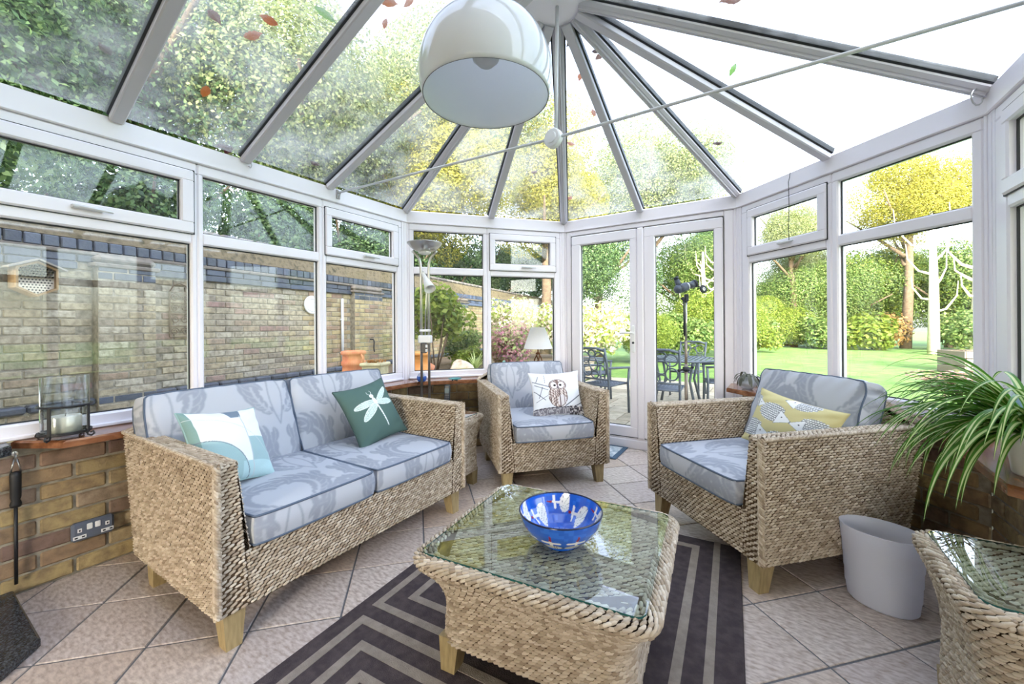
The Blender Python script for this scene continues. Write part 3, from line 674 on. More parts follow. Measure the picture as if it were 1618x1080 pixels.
# flared glass-topped tables
def flare_table(name, label, w, d, H, loc, rz, cat='table', rr=.075, fl=.085, z0=0):
    t = thing(name, label, cat, (*loc, z0), rz); wv = Weave(); zb = .10
    def ring(S, k):  # rounded rectangle, k = inset
        a, b = w / 2 - k, d / 2 - k; r = np.minimum(rr, np.minimum(a, b) * .6); r = r * np.ones_like(S); a = a * np.ones_like(S); b = b * np.ones_like(S)
        L1, L2, q = 2 * (a - r), 2 * (b - r), PI * r / 2; tot = 2 * (L1 + L2) + 4 * q; s = (S % 1) * tot; x = np.zeros_like(S); y = np.zeros_like(S)
        segs = [(L1, 0), (q, 1), (L2, 2), (q, 3), (L1, 4), (q, 5), (L2, 6), (q, 7)]; acc = np.zeros_like(S)
        for l, i in segs:
            mk = (s >= acc) & (s <= acc + l + 1e-9); u = s - acc; ph = u / np.maximum(r, 1e-6)
            px, py = {0: (-a + r + u, -b), 1: (a - r + r * np.sin(ph), -b + r - r * np.cos(ph)), 2: (a, -b + r + u), 3: (a - r + r * np.cos(ph), b - r + r * np.sin(ph)), 4: (a - r - u, b), 5: (-a + r - r * np.sin(ph), b - r + r * np.cos(ph)), 6: (-a, b - r - u), 7: (-a + r - r * np.cos(ph), -b + r - r * np.sin(ph))}[i]
            x = np.where(mk, px, x); y = np.where(mk, py, y); acc = acc + l
        return x, y
    def prof(T_):  # T 0 bottom .. 1 top: waist then flaring lip
        ins = fl * (1 - np.clip((T_ - .35) / .65, 0, 1) ** 2.2) - .012 * (1 - T_); return ins
    def side(S, T_): x, y = ring(S, prof(T_)); return np.stack([x, y, zb + (H - .022 - zb) * T_], -1)
    per = 2 * (w + d) - .35; wv.surf(side, per + .2, (H - zb) * 1.05, stag=True)
    # rolled rim
    def rim(S, T_):
        a = T_ * PI * .62; x, y = ring(S, .022 - .022 * np.sin(PI * .25 + a) * 1.0); x2, y2 = ring(S, .055 * T_); k = np.clip(T_ * 1.2 - .2, 0, 1)
        return np.stack([x * (1 - k) + x2 * k, y * (1 - k) + y2 * k, H - .024 + .026 * np.sin(np.minimum(a * 1.1, PI / 2))], -1)
    wv.surf(rim, per + .3, .096, row=.0125, pitch=.0255, tilt=26, H=.0078)
    a, b = w / 2 - .045, d / 2 - .045
    wv.quad((-a, -b, H - .004), (a, -b, H - .004), (a, b, H - .004), (-a, b, H - .004), row=.0125, pitch=.0245, tilt=20, H=.005, out=(0, 0, 1))
    wv.build(t); mb = MB(); n = 10; P = []
    ga, gb, gr = w / 2 - .034, d / 2 - .034, .03
    for cx, cy, a0 in ((ga - gr, gb - gr, 0), (-ga + gr, gb - gr, PI / 2), (-ga + gr, -gb + gr, PI), (ga - gr, -gb + gr, 1.5 * PI)):
        for k in range(7): P.append((cx + gr * math.cos(a0 + k * PI / 12), cy + gr * math.sin(a0 + k * PI / 12)))
    zt = H + .006; V = [(x, y, zt + .006) for x, y in P]; k = len(P)
    go = MB().add(V, [tuple(range(k))]).build('glass_top', table_glass_m, t)
    MB().add([(x, y, zt) for x, y in P] + V, [(i, (i + 1) % k, k + (i + 1) % k, k + i) for i in range(k)]).build('glass_edge', glass_edge_m, go)
    for sx in (-1, 1):
        for sy in (-1, 1): obj('leg', leg_mesh(sx * .5, sy * .5, .115), t, (sx * (w / 2 - fl - .03), sy * (d / 2 - fl - .03), 0))
    return t
TBL = flare_table('coffee_table', 'woven seagrass coffee table with glass top standing on the striped rug', .775, .69, .392, (-.636, 1.302), math.radians(5.5), z0=.0135)
flare_table('side_table', 'woven seagrass side table with glass top at the right edge beside the white bin', .43, .46, .50, (.603, 1.545), math.radians(0), rr=.07, fl=.06)
flare_table('side_table', 'small woven seagrass table in the corner between sofa and left armchair', .42, .38, .50, (-1.955, 2.235), math.radians(3), rr=.04, fl=.05)
# rug with carved bands
rug_d = mat('rug_charcoal_brown', srgb(72, 64, 66), .95, spec=.1, mott=(30, srgb(92, 82, 82), .7), bump=(260, .5))
rug_l = mat('rug_taupe_band', srgb(142, 132, 122), .95, spec=.1, mott=(30, srgb(164, 152, 140), .7), bump=(260, .5))
rug = thing('striped_rug', 'charcoal rug with taupe maze like bands under the coffee table', 'rug', (-.735, 1.25, 0), math.radians(3.4))
RW, RD = 1.385, 2.14
MB().prism([(-RW / 2, -RD / 2), (RW / 2, -RD / 2), (RW / 2, RD / 2), (-RW / 2, RD / 2)], .003, .013, .004).build('pile', rug_d, rug)
def band(pts, wd):
    """flat mitred strip through pts"""
    mb = MB(); n = len(pts); L_ = []
    for i, p in enumerate(pts):
        p = Vector(p); a = (p - Vector(pts[i - 1])).normalized() if i else None; b = (Vector(pts[i + 1]) - p).normalized() if i < n - 1 else None
        if a is None: m_ = Vector((-b.y, b.x)) * wd / 2
        elif b is None: m_ = Vector((-a.y, a.x)) * wd / 2
        else: na, nb = Vector((-a.y, a.x)), Vector((-b.y, b.x)); m_ = (na + nb) / (1 + na.dot(nb)) * wd / 2
        L_.append((p + m_, p - m_))
    V = [(q.x, q.y, z) for z in (.0125, .0148) for l in L_ for q in l]; k = 2 * n; F = []
    for i in range(n - 1): F += [(k + 2 * i, k + 2 * i + 1, k + 2 * i + 3, k + 2 * i + 2), (2 * i, k + 2 * i, k + 2 * i + 2, 2 * i + 2), (2 * i + 1, 2 * i + 3, k + 2 * i + 3, k + 2 * i + 1)]
    F += [(0, 1, k + 1, k), (k - 2, 2 * k - 2, 2 * k - 1, k - 1)]
    mb.add(V, F).build('band', rug_l, rug, fix=True)
hw_, hd = RW / 2, RD / 2
for x, wd, y0 in ((hw_ - .105, .030, hd - .0),): band([(x, y0), (x, -hd)], wd)
for k, (ins, wd) in enumerate(((.20, .034), (.315, .034))): band([(hw_ - ins - .5, hd - ins + .10), (hw_ - ins, hd - ins + .10), (hw_ - ins, -.02 + .11 * k), (hw_ - ins - .35, -.02 + .11 * k)], wd)
for k in range(5):  # nested L-shaped bands whose corners point to the far left
    i_ = .085 + .098 * k; band([(-hw_ + i_, -hd + .02), (-hw_ + i_, hd - 1.26 - .092 * k), (hw_ - .16 - .02 * k, hd - 1.26 - .092 * k)], .034)
for k in range(4): band([(-.02, hd - .10 - .1 * k), (-hw_ + .07 + .1 * k, hd - .10 - .1 * k), (-hw_ + .07 + .1 * k, hd - 1.17 + .1 * k), (-.02, hd - 1.17 + .1 * k)], .032)
# door mat
dmat = thing('door_mat', 'small blue grey patterned mat in front of the glazed doors', 'mat', (-1.44, 3.60, 0), 0)
MB().prism([(-.36, -.21), (.36, -.21), (.36, .175), (-.36, .175)], .003, .010, .003).build('border', mat('mat_blue', srgb(72, 96, 116), .9), dmat)
mb = MB(); mb.prism([(-.32, -.17), (.32, -.17), (.32, .135), (-.32, .135)], .010, .0115); mb.build('pile', mat('mat_pale', srgb(150, 168, 176), .9, mott=(26, srgb(226, 230, 230), .9)), dmat)
# ================================================================== SCATTER CUSHIONS (printed by vertex colour)
def pillow(name, label, w, h_, t, paint, M, back, pipe=None, n=150, seed=0):
    th = thing(name, label, 'cushion'); th.matrix_world = M
    u = np.linspace(-1, 1, n); U, V = np.meshgrid(u, u); r = np.random.default_rng(seed)
    X = U * w / 2 * (1 - .10 * (1 - np.abs(V) ** 2.2)); Y = V * h_ / 2 * (1 - .10 * (1 - np.abs(U) ** 2.2))
    f = (np.clip(1 - U ** 2, 0, 1) * np.clip(1 - V ** 2, 0, 1)) ** .48
    rad = np.abs(U * V); wr = .005 * np.sin(7 * (U + V) + 6 * U * V + seed) * rad + .004 * np.sin(11 * (U - V) + 2 * np.sin(5 * V) + seed) * (rad + .15 * np.abs(V) ** 3)
    Z = t / 2 * f; z = Z + wr * f ** .4
    C = paint(U.ravel(), V.ravel()); idx = np.arange(n * n).reshape(n, n)
    Q = np.stack([idx[:-1, :-1], idx[:-1, 1:], idx[1:, 1:], idx[1:, :-1]], -1).reshape(-1, 4)
    Vt = np.stack([X, Y, z], -1).reshape(-1, 3); obj('front_cover', fast_mesh('front_cover', Vt, Q, print_m, True, C), th)
    s = slice(None, None, 3); idb = idx[s, s]; m_ = idb.shape[0]; Vb = np.stack([X[s, s], Y[s, s], -Z[s, s] * .9], -1).reshape(-1, 3); ib = np.arange(m_ * m_).reshape(m_, m_)
    Qb = np.stack([ib[:-1, :-1], ib[1:, :-1], ib[1:, 1:], ib[:-1, 1:]], -1).reshape(-1, 4)
    obj('back_cover', fast_mesh('back_cover', Vb, Qb, print_m, True, np.tile(back, (m_ * m_, 1))), th)
    ring = np.concatenate([idx[0, :-1:4], idx[:-1:4, -1], idx[-1, :0:-4], idx[:0:-4, 0]])
    MB().tube([tuple(p) for p in Vt[ring]], .0035 if pipe else .002, 5, True).build('piping', pipe or mat(name + '_seam', back, .9), th, True)
    return th
def S(*c): return np.array(srgb(*c))
def lay(C, mk, col):
    C[mk] = col
def ell(U, V, cx, cy, a, b, ang=0):
    c, s = math.cos(ang), math.sin(ang); x = (U - cx) * c + (V - cy) * s; y = -(U - cx) * s + (V - cy) * c; return (x / a) ** 2 + (y / b) ** 2 < 1
def seg(U, V, p, q, r0, r1=None):
    p, q = np.array(p), np.array(q); d = q - p; t = np.clip(((U - p[0]) * d[0] + (V - p[1]) * d[1]) / (d @ d), 0, 1); r = r0 + ((r1 if r1 is not None else r0) - r0) * t
    return (U - p[0] - t * d[0]) ** 2 + (V - p[1] - t * d[1]) ** 2 < r ** 2
def hsh(U, V, k): return (np.sin(U * 127.1 * k + V * 311.7) * 43758.5453) % 1
def paint_geo(U, V):
    C = np.tile(S(232, 234, 234), (len(U), 1))
    r = np.hypot(U + .95, V + 1.0); lay(C, r < 1.12, S(160, 188, 188)); lay(C, (U < -.86), S(128, 156, 150))
    lay(C, (U > .30) & (V < .05) & (r > 1.12), S(160, 186, 188)); lay(C, (U > .0) & (V < -.62), S(176, 204, 206))
    lay(C, (V > .70) & (np.abs(U - .18) < .26 - (1 - V) * .4), S(120, 134, 148)); lay(C, np.abs(r - 1.12) < .012, S(120, 132, 138)); lay(C, (np.abs(U - .30) < .012) & (V < .75), S(190, 196, 198))
    lay(C, np.abs(np.hypot(U + .95, V + 1.2) - 1.95) < .007, S(200, 205, 206)); return C
def paint_dragonfly(U, V):
    C = np.tile(S(82, 106, 100), (len(U), 1)); wing = np.array([0])
    tx = S(206, 220, 214); rot = .12; c, s = math.cos(rot), math.sin(rot); x = U * c + V * s - .06; y = -U * s + V * c - .03
    for cx, cy, a, b, an in ((-.42, .27, .43, .115, -.02), (.44, .36, .43, .105, .42), (-.37, -.02, .44, .135, .42), (.40, .08, .38, .115, -.22)):
        mk = ell(x, y, cx, cy, a, b, an); lay(C, mk, tx); cc, ss = math.cos(an), math.sin(an); X = (x - cx) * cc + (y - cy) * ss; Y = -(x - cx) * ss + (y - cy) * cc
        v = mk & (((np.abs(np.sin(X * 42 + np.sin(Y * 60))) < .30) & (np.abs(np.sin(Y * 75 + X * 12)) < .8)) | (np.abs(np.sin(Y * 46 + X * 6)) < .16)); lay(C, v, S(146, 172, 162))
        lay(C, ell(x, y, cx, cy, a, b, an) & ~ell(x, y, cx, cy, a - .014, b - .014, an), S(228, 236, 232))
    lay(C, ell(x, y, .0, .25, .075, .15), S(232, 236, 234)); lay(C, ell(x, y, .0, .46, .085, .07), S(236, 240, 238))
    lay(C, seg(x, y, (0, .12), (.04, -.72), .034, .022), S(232, 238, 234)); lay(C, seg(x, y, (0, .12), (.04, -.72), .034, .022) & (np.sin(y * 70) > .8), S(170, 190, 182))
    for k in (-1, 1): lay(C, seg(x, y, (k * .03, .5), (k * .09, .60), .009) | seg(x, y, (k * .09, .60), (k * .07, .66), .008), S(220, 228, 224))
    return C
def paint_owl(U, V):
    C = np.tile(S(226, 230, 236), (len(U), 1)); g = S(112, 118, 134)
    for p, q, r in (((-.95, .55), (-.3, .28), .018), ((-.9, .4), (-.42, .16), .014), ((-.95, .12), (-.55, -.3), .016), ((-.62, .3), (-.8, -.2), .013), ((.25, -.62), (.95, -.12), .022), ((.55, -.7), (1, -.45), .02), ((-.9, -.35), (-.45, -.1), .010), ((-.7, .8), (-.85, .5), .010), ((-.45, .9), (-.5, .5), .008)): lay(C, seg(U, V, p, q, r), g)
    lay(C, (V < -.66) & (V > -.97), S(120, 118, 126)); lay(C, (V < -.7) & (V > -.97) & (hsh(np.floor(U * 30), np.floor(V * 16), 1) > .5), S(178, 176, 182)); lay(C, (np.abs(V + .665) < .025) & (np.sin(U * 40) > -.6), S(66, 66, 76))
    lay(C, (U > .40) & (V < -.6) & (hsh(np.floor(U * 22), np.floor(V * 22), 3) > .55), S(70, 66, 70)); lay(C, (U > .40) & (V < -.6) & (hsh(np.floor(U * 19), np.floor(V * 19), 5) > .75), S(214, 212, 214))
    body = ell(U, V, -.02, -.14, .40, .52) | ell(U, V, .0, .34, .37, .31); lay(C, body, S(188, 172, 166)); n = np.sin(U * 46 + 3 * np.sin(V * 9)) * np.sin(V * 26 + 4 * np.sin(U * 7))
    lay(C, body & (n > .38), S(118, 98, 96)); lay(C, body & (n < -.45), S(232, 226, 222)); lay(C, ell(U, V, .14, -.38, .18, .28), S(222, 218, 220)); lay(C, body & (V < .1) & (np.sin(U * 34) > .86), S(96, 80, 80))
    edge = body & ~(ell(U, V, -.02, -.14, .365, .49) | ell(U, V, 0, .34, .34, .28)); lay(C, edge & (hsh(np.floor(U * 40), np.floor(V * 40), 2) > .3), S(100, 82, 80))
    for k in (-1, 1):
        e = ell(U, V, k * .15 + .0, .36, .155, .19, -k * .2); lay(C, e, S(112, 96, 98)); lay(C, ell(U, V, k * .15, .36, .135, .165, -k * .2), S(226, 220, 220)); lay(C, ell(U, V, k * .12, .36, .052, .052), S(28, 24, 28))
    lay(C, ell(U, V, 0, .5, .05, .16), S(130, 108, 104)); lay(C, ell(U, V, 0, .26, .045, .08), S(120, 108, 116)); return C
def paint_hedgehog(U, V):
    must = S(206, 196, 144); C = np.tile(must, (len(U), 1)); gr = S(132, 136, 140)
    def hog(cx, cy, sc, fl, ang=0.0):
        c, s = math.cos(ang), math.sin(ang); x = ((U - cx) * c + (V - cy) * s) * fl / sc; y = (-(U - cx) * s + (V - cy) * c) / sc * .62
        bod = ((x + .1) / .62) ** 2 + (y / .34) ** 2 < 1 + .10 * np.sin(np.arctan2(y, x + .1) * 26); bod &= (x < .38)
        lay(C, bod, gr); qx = x * 11; row = np.floor(y * 13); qx = qx + .5 * (row % 2); d = ((qx % 1 - .5) / .40) ** 2 + ((y * 13 % 1 - .5) / .36) ** 2 < 1; lay(C, bod & d, S(236, 238, 238))
        nose = (x > .22) & (x < .80) & (np.abs(y + .08) < .26 * (1 - (x - .22) / .6)); lay(C, (x > .20) & (x < .84) & (np.abs(y + .08) < .29 * (1 - (x - .20) / .64)), gr); lay(C, nose, S(238, 240, 242)); lay(C, ell(x, y, .40, -.04, .03, .03), S(70, 72, 76)); lay(C, ell(x, y, .79, -.08, .035, .035), gr)
    hog(-.28, .30, .62, 1, -.12); hog(.62, .22, .56, -1, .05); hog(-.72, -.45, .60, 1, 0); hog(.12, -.62, .58, 1, .1); hog(.95, -.55, .5, -1); hog(-.95, .55, .4, 1); hog(.2, .95, .5, -1)
    return C
def pose(c, x, up_):  # columns: right, up, normal
    x = Vector(x).normalized(); up_ = Vector(up_); up_ = (up_ - x * up_.dot(x)).normalized(); z = x.cross(up_); m = Matrix.Identity(4)
    for i in range(3): m[i][0], m[i][1], m[i][2], m[i][3] = x[i], up_[i], z[i], c[i]
    return m
pillow('patchwork_cushion', 'white and pale aqua patchwork cushion on the left of the sofa', .36, .36, .14, paint_geo, pose((-2.045, .868, .618), (-.24, 1, -.13), (-.55, 0.0, .85)), S(150, 172, 168), mat('aqua_piping', S(150, 178, 176), .8), seed=1)
pillow('dragonfly_cushion', 'sage green cushion with white dragonfly on the right of the sofa', .39, .385, .13, paint_dragonfly, pose((-2.06, 1.662, .622), (-.10, 1, .10), (-.50, -.05, .86)), S(66, 90, 84), mat('green_piping', S(58, 80, 76), .8), seed=2)
F1 = Vector((.695, -.719, 0)); R1 = Vector((.719, .695, 0))
pillow('owl_cushion', 'white cushion with a printed brown owl on the left armchair', .42, .36, .13, paint_owl, pose((-1.385, 2.872, .612), R1 + Vector((0, 0, .02)), Vector((-.25, .28, 1))), S(196, 190, 186), seed=3)
R2 = Vector((.707, -.707, 0))
pillow('hedgehog_cushion', 'mustard yellow cushion with printed hedgehogs on the right armchair', .49, .31, .13, paint_hedgehog, pose((.11, 2.525, .617), Vector((.707, -.707, -.10)), Vector((.28, .28, 1))), S(198, 188, 140), seed=4)

# ================================================================== BOWL
t = thing('bowl', 'blue bowl painted with white cranes on the coffee table', 'bowl', (-.588, 1.247, .4175))
prof = [(.001, .004), (.045, .004), (.048, 0), (.056, 0), (.058, .008), (.085, .022), (.112, .046), (.130, .074), (.139, .102), (.1405, .110)]
inn = [(.1365, .110), (.134, .100), (.124, .073), (.106, .048), (.080, .027), (.050, .016), (.001, .013)]
def bowl_part(name, pr, inside, nth=260, nz=90):
    pr = np.array(pr); l = np.concatenate([[0], np.cumsum(np.hypot(*np.diff(pr, axis=0).T))]); q = np.linspace(0, l[-1], nz); r = np.interp(q, l, pr[:, 0]); z = np.interp(q, l, pr[:, 1])
    th_ = np.arange(nth) * 2 * PI / nth; A, R_ = np.meshgrid(th_, r); Z = np.repeat(z[:, None], nth, 1); V = np.stack([R_ * np.cos(A), R_ * np.sin(A), Z], -1).reshape(-1, 3)
    C = np.tile(S(32, 92, 196), (len(V), 1)); rr = R_.ravel(); zz = Z.ravel(); aa = A.ravel(); lay(C, hsh(np.floor(aa * 9), np.floor(zz * 90), 2) > .7, S(44, 108, 210))
    if inside:
        fl_ = rr < .062; lay(C, fl_, S(96, 128, 206)); lay(C, fl_ & (np.abs(np.sin(aa * 9)) < .25), S(40, 74, 170))
    N_ = 9; k = np.round(aa / (2 * PI / N_)); x = (aa - k * 2 * PI / N_) * .115; y = (zz - .068) if inside else (zz - .052)
    x = x + (.006 if inside else 0) * np.where(k % 2 > 0, 1, -1)
    if inside:
        y2 = y - .014 * np.where(k % 2 > 0, 1, -1)
        x = x * .78; y2 = y2 * .78; w_ = ell(x, y2, -.016, 0, .015, .024, .2) & (x > -.030); lay(C, w_, S(236, 234, 222)); lay(C, w_ & (np.abs(np.sin(np.arctan2(y2 + .02, x + .004) * 9)) < .14), S(120, 124, 130))
        lay(C, seg(x, y2, (-.004, -.002), (.022, .0), .0035, .002) | seg(x, y2, (.012, -.014), (.014, .014), .003, .003), S(240, 238, 228)); lay(C, seg(x, y2, (.022, 0), (.033, .002), .003, .0015), S(150, 26, 44))
    else:
        x = x * .8; y = y * .8; lay(C, ell(x, y, 0, -.016, .028, .009), S(228, 226, 214)); lay(C, ell(x, y, 0, -.016, .026, .008) & (np.abs(np.sin(x * 500)) < .2), S(130, 132, 140))
        lay(C, seg(x, y, (-.022, .002), (.022, .002), .003) | seg(x, y, (0, -.008), (0, .010), .0045, .003), S(236, 236, 228)); lay(C, seg(x, y, (0, .010), (0, .022), .003, .002), S(146, 28, 40))
    i = np.arange(nz * nth).reshape(nz, nth); Q = np.stack([i[:-1], np.roll(i[:-1], -1, 1), np.roll(i[1:], -1, 1), i[1:]], -1).reshape(-1, 4)
    return obj(name, fast_mesh(name, V, Q, glaze, True, C), t)
glaze = mat('glazed_pottery', vcol=True, rough=.12, coat=.6)
bowl_part('outer_wall', prof, False); bowl_part('inner_wall', inn, True)
MB().lathe([(.1365, .109), (.1365, .1125), (.1385, .114), (.1405, .1125), (.141, .109)], 64, cap=False).build('rim', mat('bowl_rim', srgb(18, 24, 56), .2), t, True)

# ================================================================== PENDANT LAMP
t = thing('pendant_lamp', 'glossy white dome pendant lamp hanging from the ridge', 'lamp', (-.928, 1.308, 2.050))
gloss_w = leafmat('glossy_white_acrylic', [(.84, .85, .87), (.84, .85, .87)], .32, rough=.05); gloss_w.node_tree.nodes['Principled BSDF'].inputs['Coat Weight'].default_value = 1
R_ = .262; pr = [(.246 + 0 * 0, 0)] + [(R_ * math.cos(a), .085 + R_ * math.sin(a)) for a in np.linspace(-.33, 1.48, 30)] + [(.001, .085 + R_)]
MB().lathe(pr, 72, cap=False).build('shade', gloss_w, t, True)
pi_ = [(.2435, .001)] + [((R_ - .005) * math.cos(a), .085 + (R_ - .005) * math.sin(a)) for a in np.linspace(-.33, 1.5, 26)]
MB().lathe(pi_[::-1], 72, cap=False).build('shade_lining', leafmat('lamp_lining', [(.92, .93, .95), (.92, .93, .95)], .6), t, True)
MB().lathe([(.2435, .001), (.246, -.001), (.248, .001)], 72, cap=False).build('rim', mat('lamp_rim', (.16, .16, .17), .4), t, True)
b = MB(); b.lathe([(.001, .130), (.03, .133), (.052, .155), (.058, .185), (.05, .215), (.03, .235), (.022, .27), (.022, .33), (.001, .33)], 28); b.build('bulb', mat('frosted_bulb', (.55, .57, .58), .4), t, True)
b = MB(); b.lathe([(.001, .335), (.04, .335), (.042, .35), (.02, .39), (.006, .40), (.001, .40)], 20); b.build('lamp_cap', chrome, t, True)
MB().tube([(0, 0, .40), (0, 0, .80)], .0035, 6).build('cord', plastic_white, t)

# ================================================================== FLOOR LAMP
t = thing('floor_lamp', 'brushed steel uplighter floor lamp with reading arm behind the sofa', 'floor lamp', (-2.345, 2.425, 0), math.radians(31.9))
MB().lathe([(.001, 0), (.135, 0), (.14, .006), (.138, .016), (.03, .026), (.001, .026)], 36).build('base', chrome, t, True)
for sg in (-1, 1):
    MB().tube([(sg * .031, 0, .02), (sg * .031, 0, 1.60), (sg * .034, 0, 1.66), (sg * .05, 0, 1.71), (sg * .085, 0, 1.75), (sg * .10, 0, 1.765)], .0105, 10).build('pole', chrome, t, True)
fl_b = MB(); fl_b.lathe([(.001, 1.752), (.05, 1.755), (.08, 1.768), (.112, 1.79), (.138, 1.822), (.141, 1.828), (.136, 1.828), (.105, 1.797), (.05, 1.768), (.001, 1.766)], 40); fl_b.build('bowl_shade', chrome, t, True)
MB().lathe([(.001, 1.735), (.035, 1.737), (.05, 1.748), (.05, 1.756), (.001, 1.756)], 28).build('glass_dish', mat('opal_glass', (.85, .85, .83), .3), t, True)
mb = MB(); mb.box((0, 0, 1.045), (.11, .05, .065), .008); mb.box((0, 0, 1.115), (.09, .03, .02), .005); mb.build('bracket', whitemetal, t)
mb = MB(); mb.box((-.005, -.028, .975), (.05, .02, .085), .006); mb.build('dimmer', mat('dark_plastic', (.03, .03, .035), .4), t)
MB().box((.018, -.040, .99), (.016, .012, .024), .003).build('switch', plastic_white, t); MB().box((.018, -.040, .955), (.016, .012, .024), .003).build('switch', plastic_white, t)
MB().tube([(.0, -.0, 1.07), (.012, -.02, 1.30), (.022, -.03, 1.50), (.018, -.03, 1.53)], .006, 8).build('reading_arm', chrome, t, True)
mb = MB(); mb.lathe([(.014, .10), (.018, .05), (.030, 0), (.046, -.075), (.043, -.075), (.026, 0), (.012, .05)], 20, cap=False); mb.lathe([(.001, .13), (.012, .125), (.016, .10), (.001, .10)], 12)
o = mb.build('reading_head', plastic_white, t, True, (.03, -.05, 1.50)); o.rotation_euler = (-.55, -.50, 0)

# ================================================================== TABLE LAMP
t = thing('table_lamp', 'twisted bronze table lamp with white shade on the sill behind the left armchair', 'lamp', (-1.86, 3.462, SILL + .002))
bronze = mat('bronze', srgb(110, 74, 48), .45, .6)
MB().lathe([(.001, 0), (.07, 0), (.072, .01), (.02, .02), (.001, .02)], 24).build('base', bronze, t, True)
for k in range(4):
    MB().tube([(.012 * math.cos(k * PI / 2 + a * 3) + .028 * math.sin(PI * a) * math.cos(k * PI / 2 + a * 3), .012 * math.sin(k * PI / 2 + a * 3) + .028 * math.sin(PI * a) * math.sin(k * PI / 2 + a * 3), .018 + .19 * a) for a in np.linspace(0, 1, 12)], .006, 6).build('twisted_stem', bronze, t, True)
MB().lathe([(.001, .20), (.026, .203), (.022, .216), (.008, .225), (.008, .27), (.001, .27)], 14).build('lamp_socket', bronze, t, True)
MB().lathe([(.142, .258), (.139, .262), (.068, .462), (.071, .462)], 40, cap=False).build('lamp_shade', leafmat('shade_fabric', [(.86, .85, .83), (.86, .85, .83)], .35), t, True)

# ================================================================== SILL THINGS
t = thing('candle_lantern', 'glass candle lantern in black iron stand on the left sill', 'candle holder', (-2.640, .475, SILL), .6)
GH = .09
MB().lathe([(.076, .028), (.077, .27), (.0745, .27), (.073, .032), (.001, .030)], 40, cap=False).build('glass_cylinder', clear_m, t, True)
MB().tube([(.0835 * math.cos(a), .0835 * math.sin(a), .145) for a in np.linspace(0, 2 * PI, 40, endpoint=False)], .0052, 6, True).build('upper_ring', blackiron, t, True)
MB().lathe([(.001, .020), (.08, .020), (.084, .022), (.084, .033), (.079, .033), (.079, .027), (.001, .027)], 36).build('tray', blackiron, t)
for k in range(4):
    a = k * PI / 2 + .2; c, s = math.cos(a), math.sin(a); mb = MB(); mb.box((.084 * c, .084 * s, .083), (.005, .013, .13), .001, Matrix.Rotation(a, 3, 'Z'))
    mb.tube([((.078 + q) * c, (.078 + q) * s, z) for q, z in ((0, .02), (.004, .008), (.018, .004), (.028, .012), (.024, .022), (.014, .018))], .004, 6); mb.build('leg', blackiron, t)
MB().lathe([(.001, .027), (.052, .027), (.052, .094), (.048, .098), (.03, .096), (.001, .094)], 36).build('candle', mat('ivory_wax', (.80, .76, .66), .5), t, True); MB().tube([(0, 0, .094), (.003, 0, .108)], .0015, 5).build('wick', blackiron, t)
def leafblade(mb, p, d, l, w, droop, n=7, up_=Vector((0, 0, 1)), fold=.2):
    d = Vector(d).normalized(); pts = []; p = Vector(p)
    for i in range(n): pts.append((p.copy(), d.copy())); d = (d - up_ * droop / n).normalized(); p = p + d * (l / n)
    V = []
    for i, (q, e) in enumerate(pts):
        sd = e.cross(up_); sd = sd.normalized() if sd.length > 1e-4 else Vector((1, 0, 0)); nn = sd.cross(e); ww = w * math.sin(PI * min(.98, (i + .6) / n)) ** .7 / 2
        V += [q - sd * ww + nn * ww * fold, q, q + sd * ww + nn * ww * fold]
    return mb.add(V, [f for i in range(n - 1) for f in ((3 * i, 3 * i + 1, 3 * i + 4, 3 * i + 3), (3 * i + 1, 3 * i + 2, 3 * i + 5, 3 * i + 4))])
t = thing('bud_vase', 'small round blue bud vase with speckled neck on the bay sill', 'vase', (-2.520, 2.56, SILL))
MB().lathe([(.001, 0), (.022, 0), (.036, .012), (.043, .034), (.040, .052)], 28, cap=False).build('body', mat('cobalt_glaze', srgb(44, 84, 160), .2, coat=.5), t, True)
MB().lathe([(.040, .052), (.030, .068), (.014, .078), (.009, .090), (.010, .10), (.007, .10), (.006, .08)], 28, cap=False).build('neck', mat('speckled_glaze', srgb(168, 164, 170), .35, mott=(90, srgb(80, 100, 140), .9)), t, True)
t = thing('footed_dish', 'shallow teal dish on three small feet on the bay sill', 'dish', (-2.315, 2.76, SILL))
MB().lathe([(.001, .012), (.03, .012), (.055, .018), (.060, .024), (.057, .025), (.03, .018), (.001, .017)], 30).build('plate', mat('teal_glaze', srgb(64, 138, 142), .25), t, True)
for k in range(3): MB().lathe([(.001, 0), (.006, 0), (.008, .013), (.001, .013)], 8, (.022 * math.cos(k * 2.1), .022 * math.sin(k * 2.1), 0)).build('foot', blackiron, t)
t = thing('cordless_phone', 'black cordless phone handset standing in its cradle on the corner table', 'phone', (-2.06, 2.36, .513), math.radians(25))
mb = MB(); mb.box((0, 0, .018), (.07, .075, .034), .01); mb.build('cradle', mat('phone_black', (.012, .012, .014), .3), t)
mb = MB(); mb.box((0, 0, .0), (.046, .024, .16), .010); o = mb.build('handset', bpy.data.materials['phone_black'], t, loc=(0, .006, .108)); o.rotation_euler = (-.14, 0, 0)
MB().box((0, -.0125, .034), (.033, .002, .038), .0008).build('screen', mat('phone_screen', srgb(96, 108, 112), .15), o)
for r in range(4):
    for c in range(3): MB().box(((c - 1) * .012, -.0125, -.002 - r * .014), (.009, .003, .008), .001).build('key', mat('key_grey', (.09, .09, .10), .4) if r + c == 0 else bpy.data.materials['key_grey'], o)
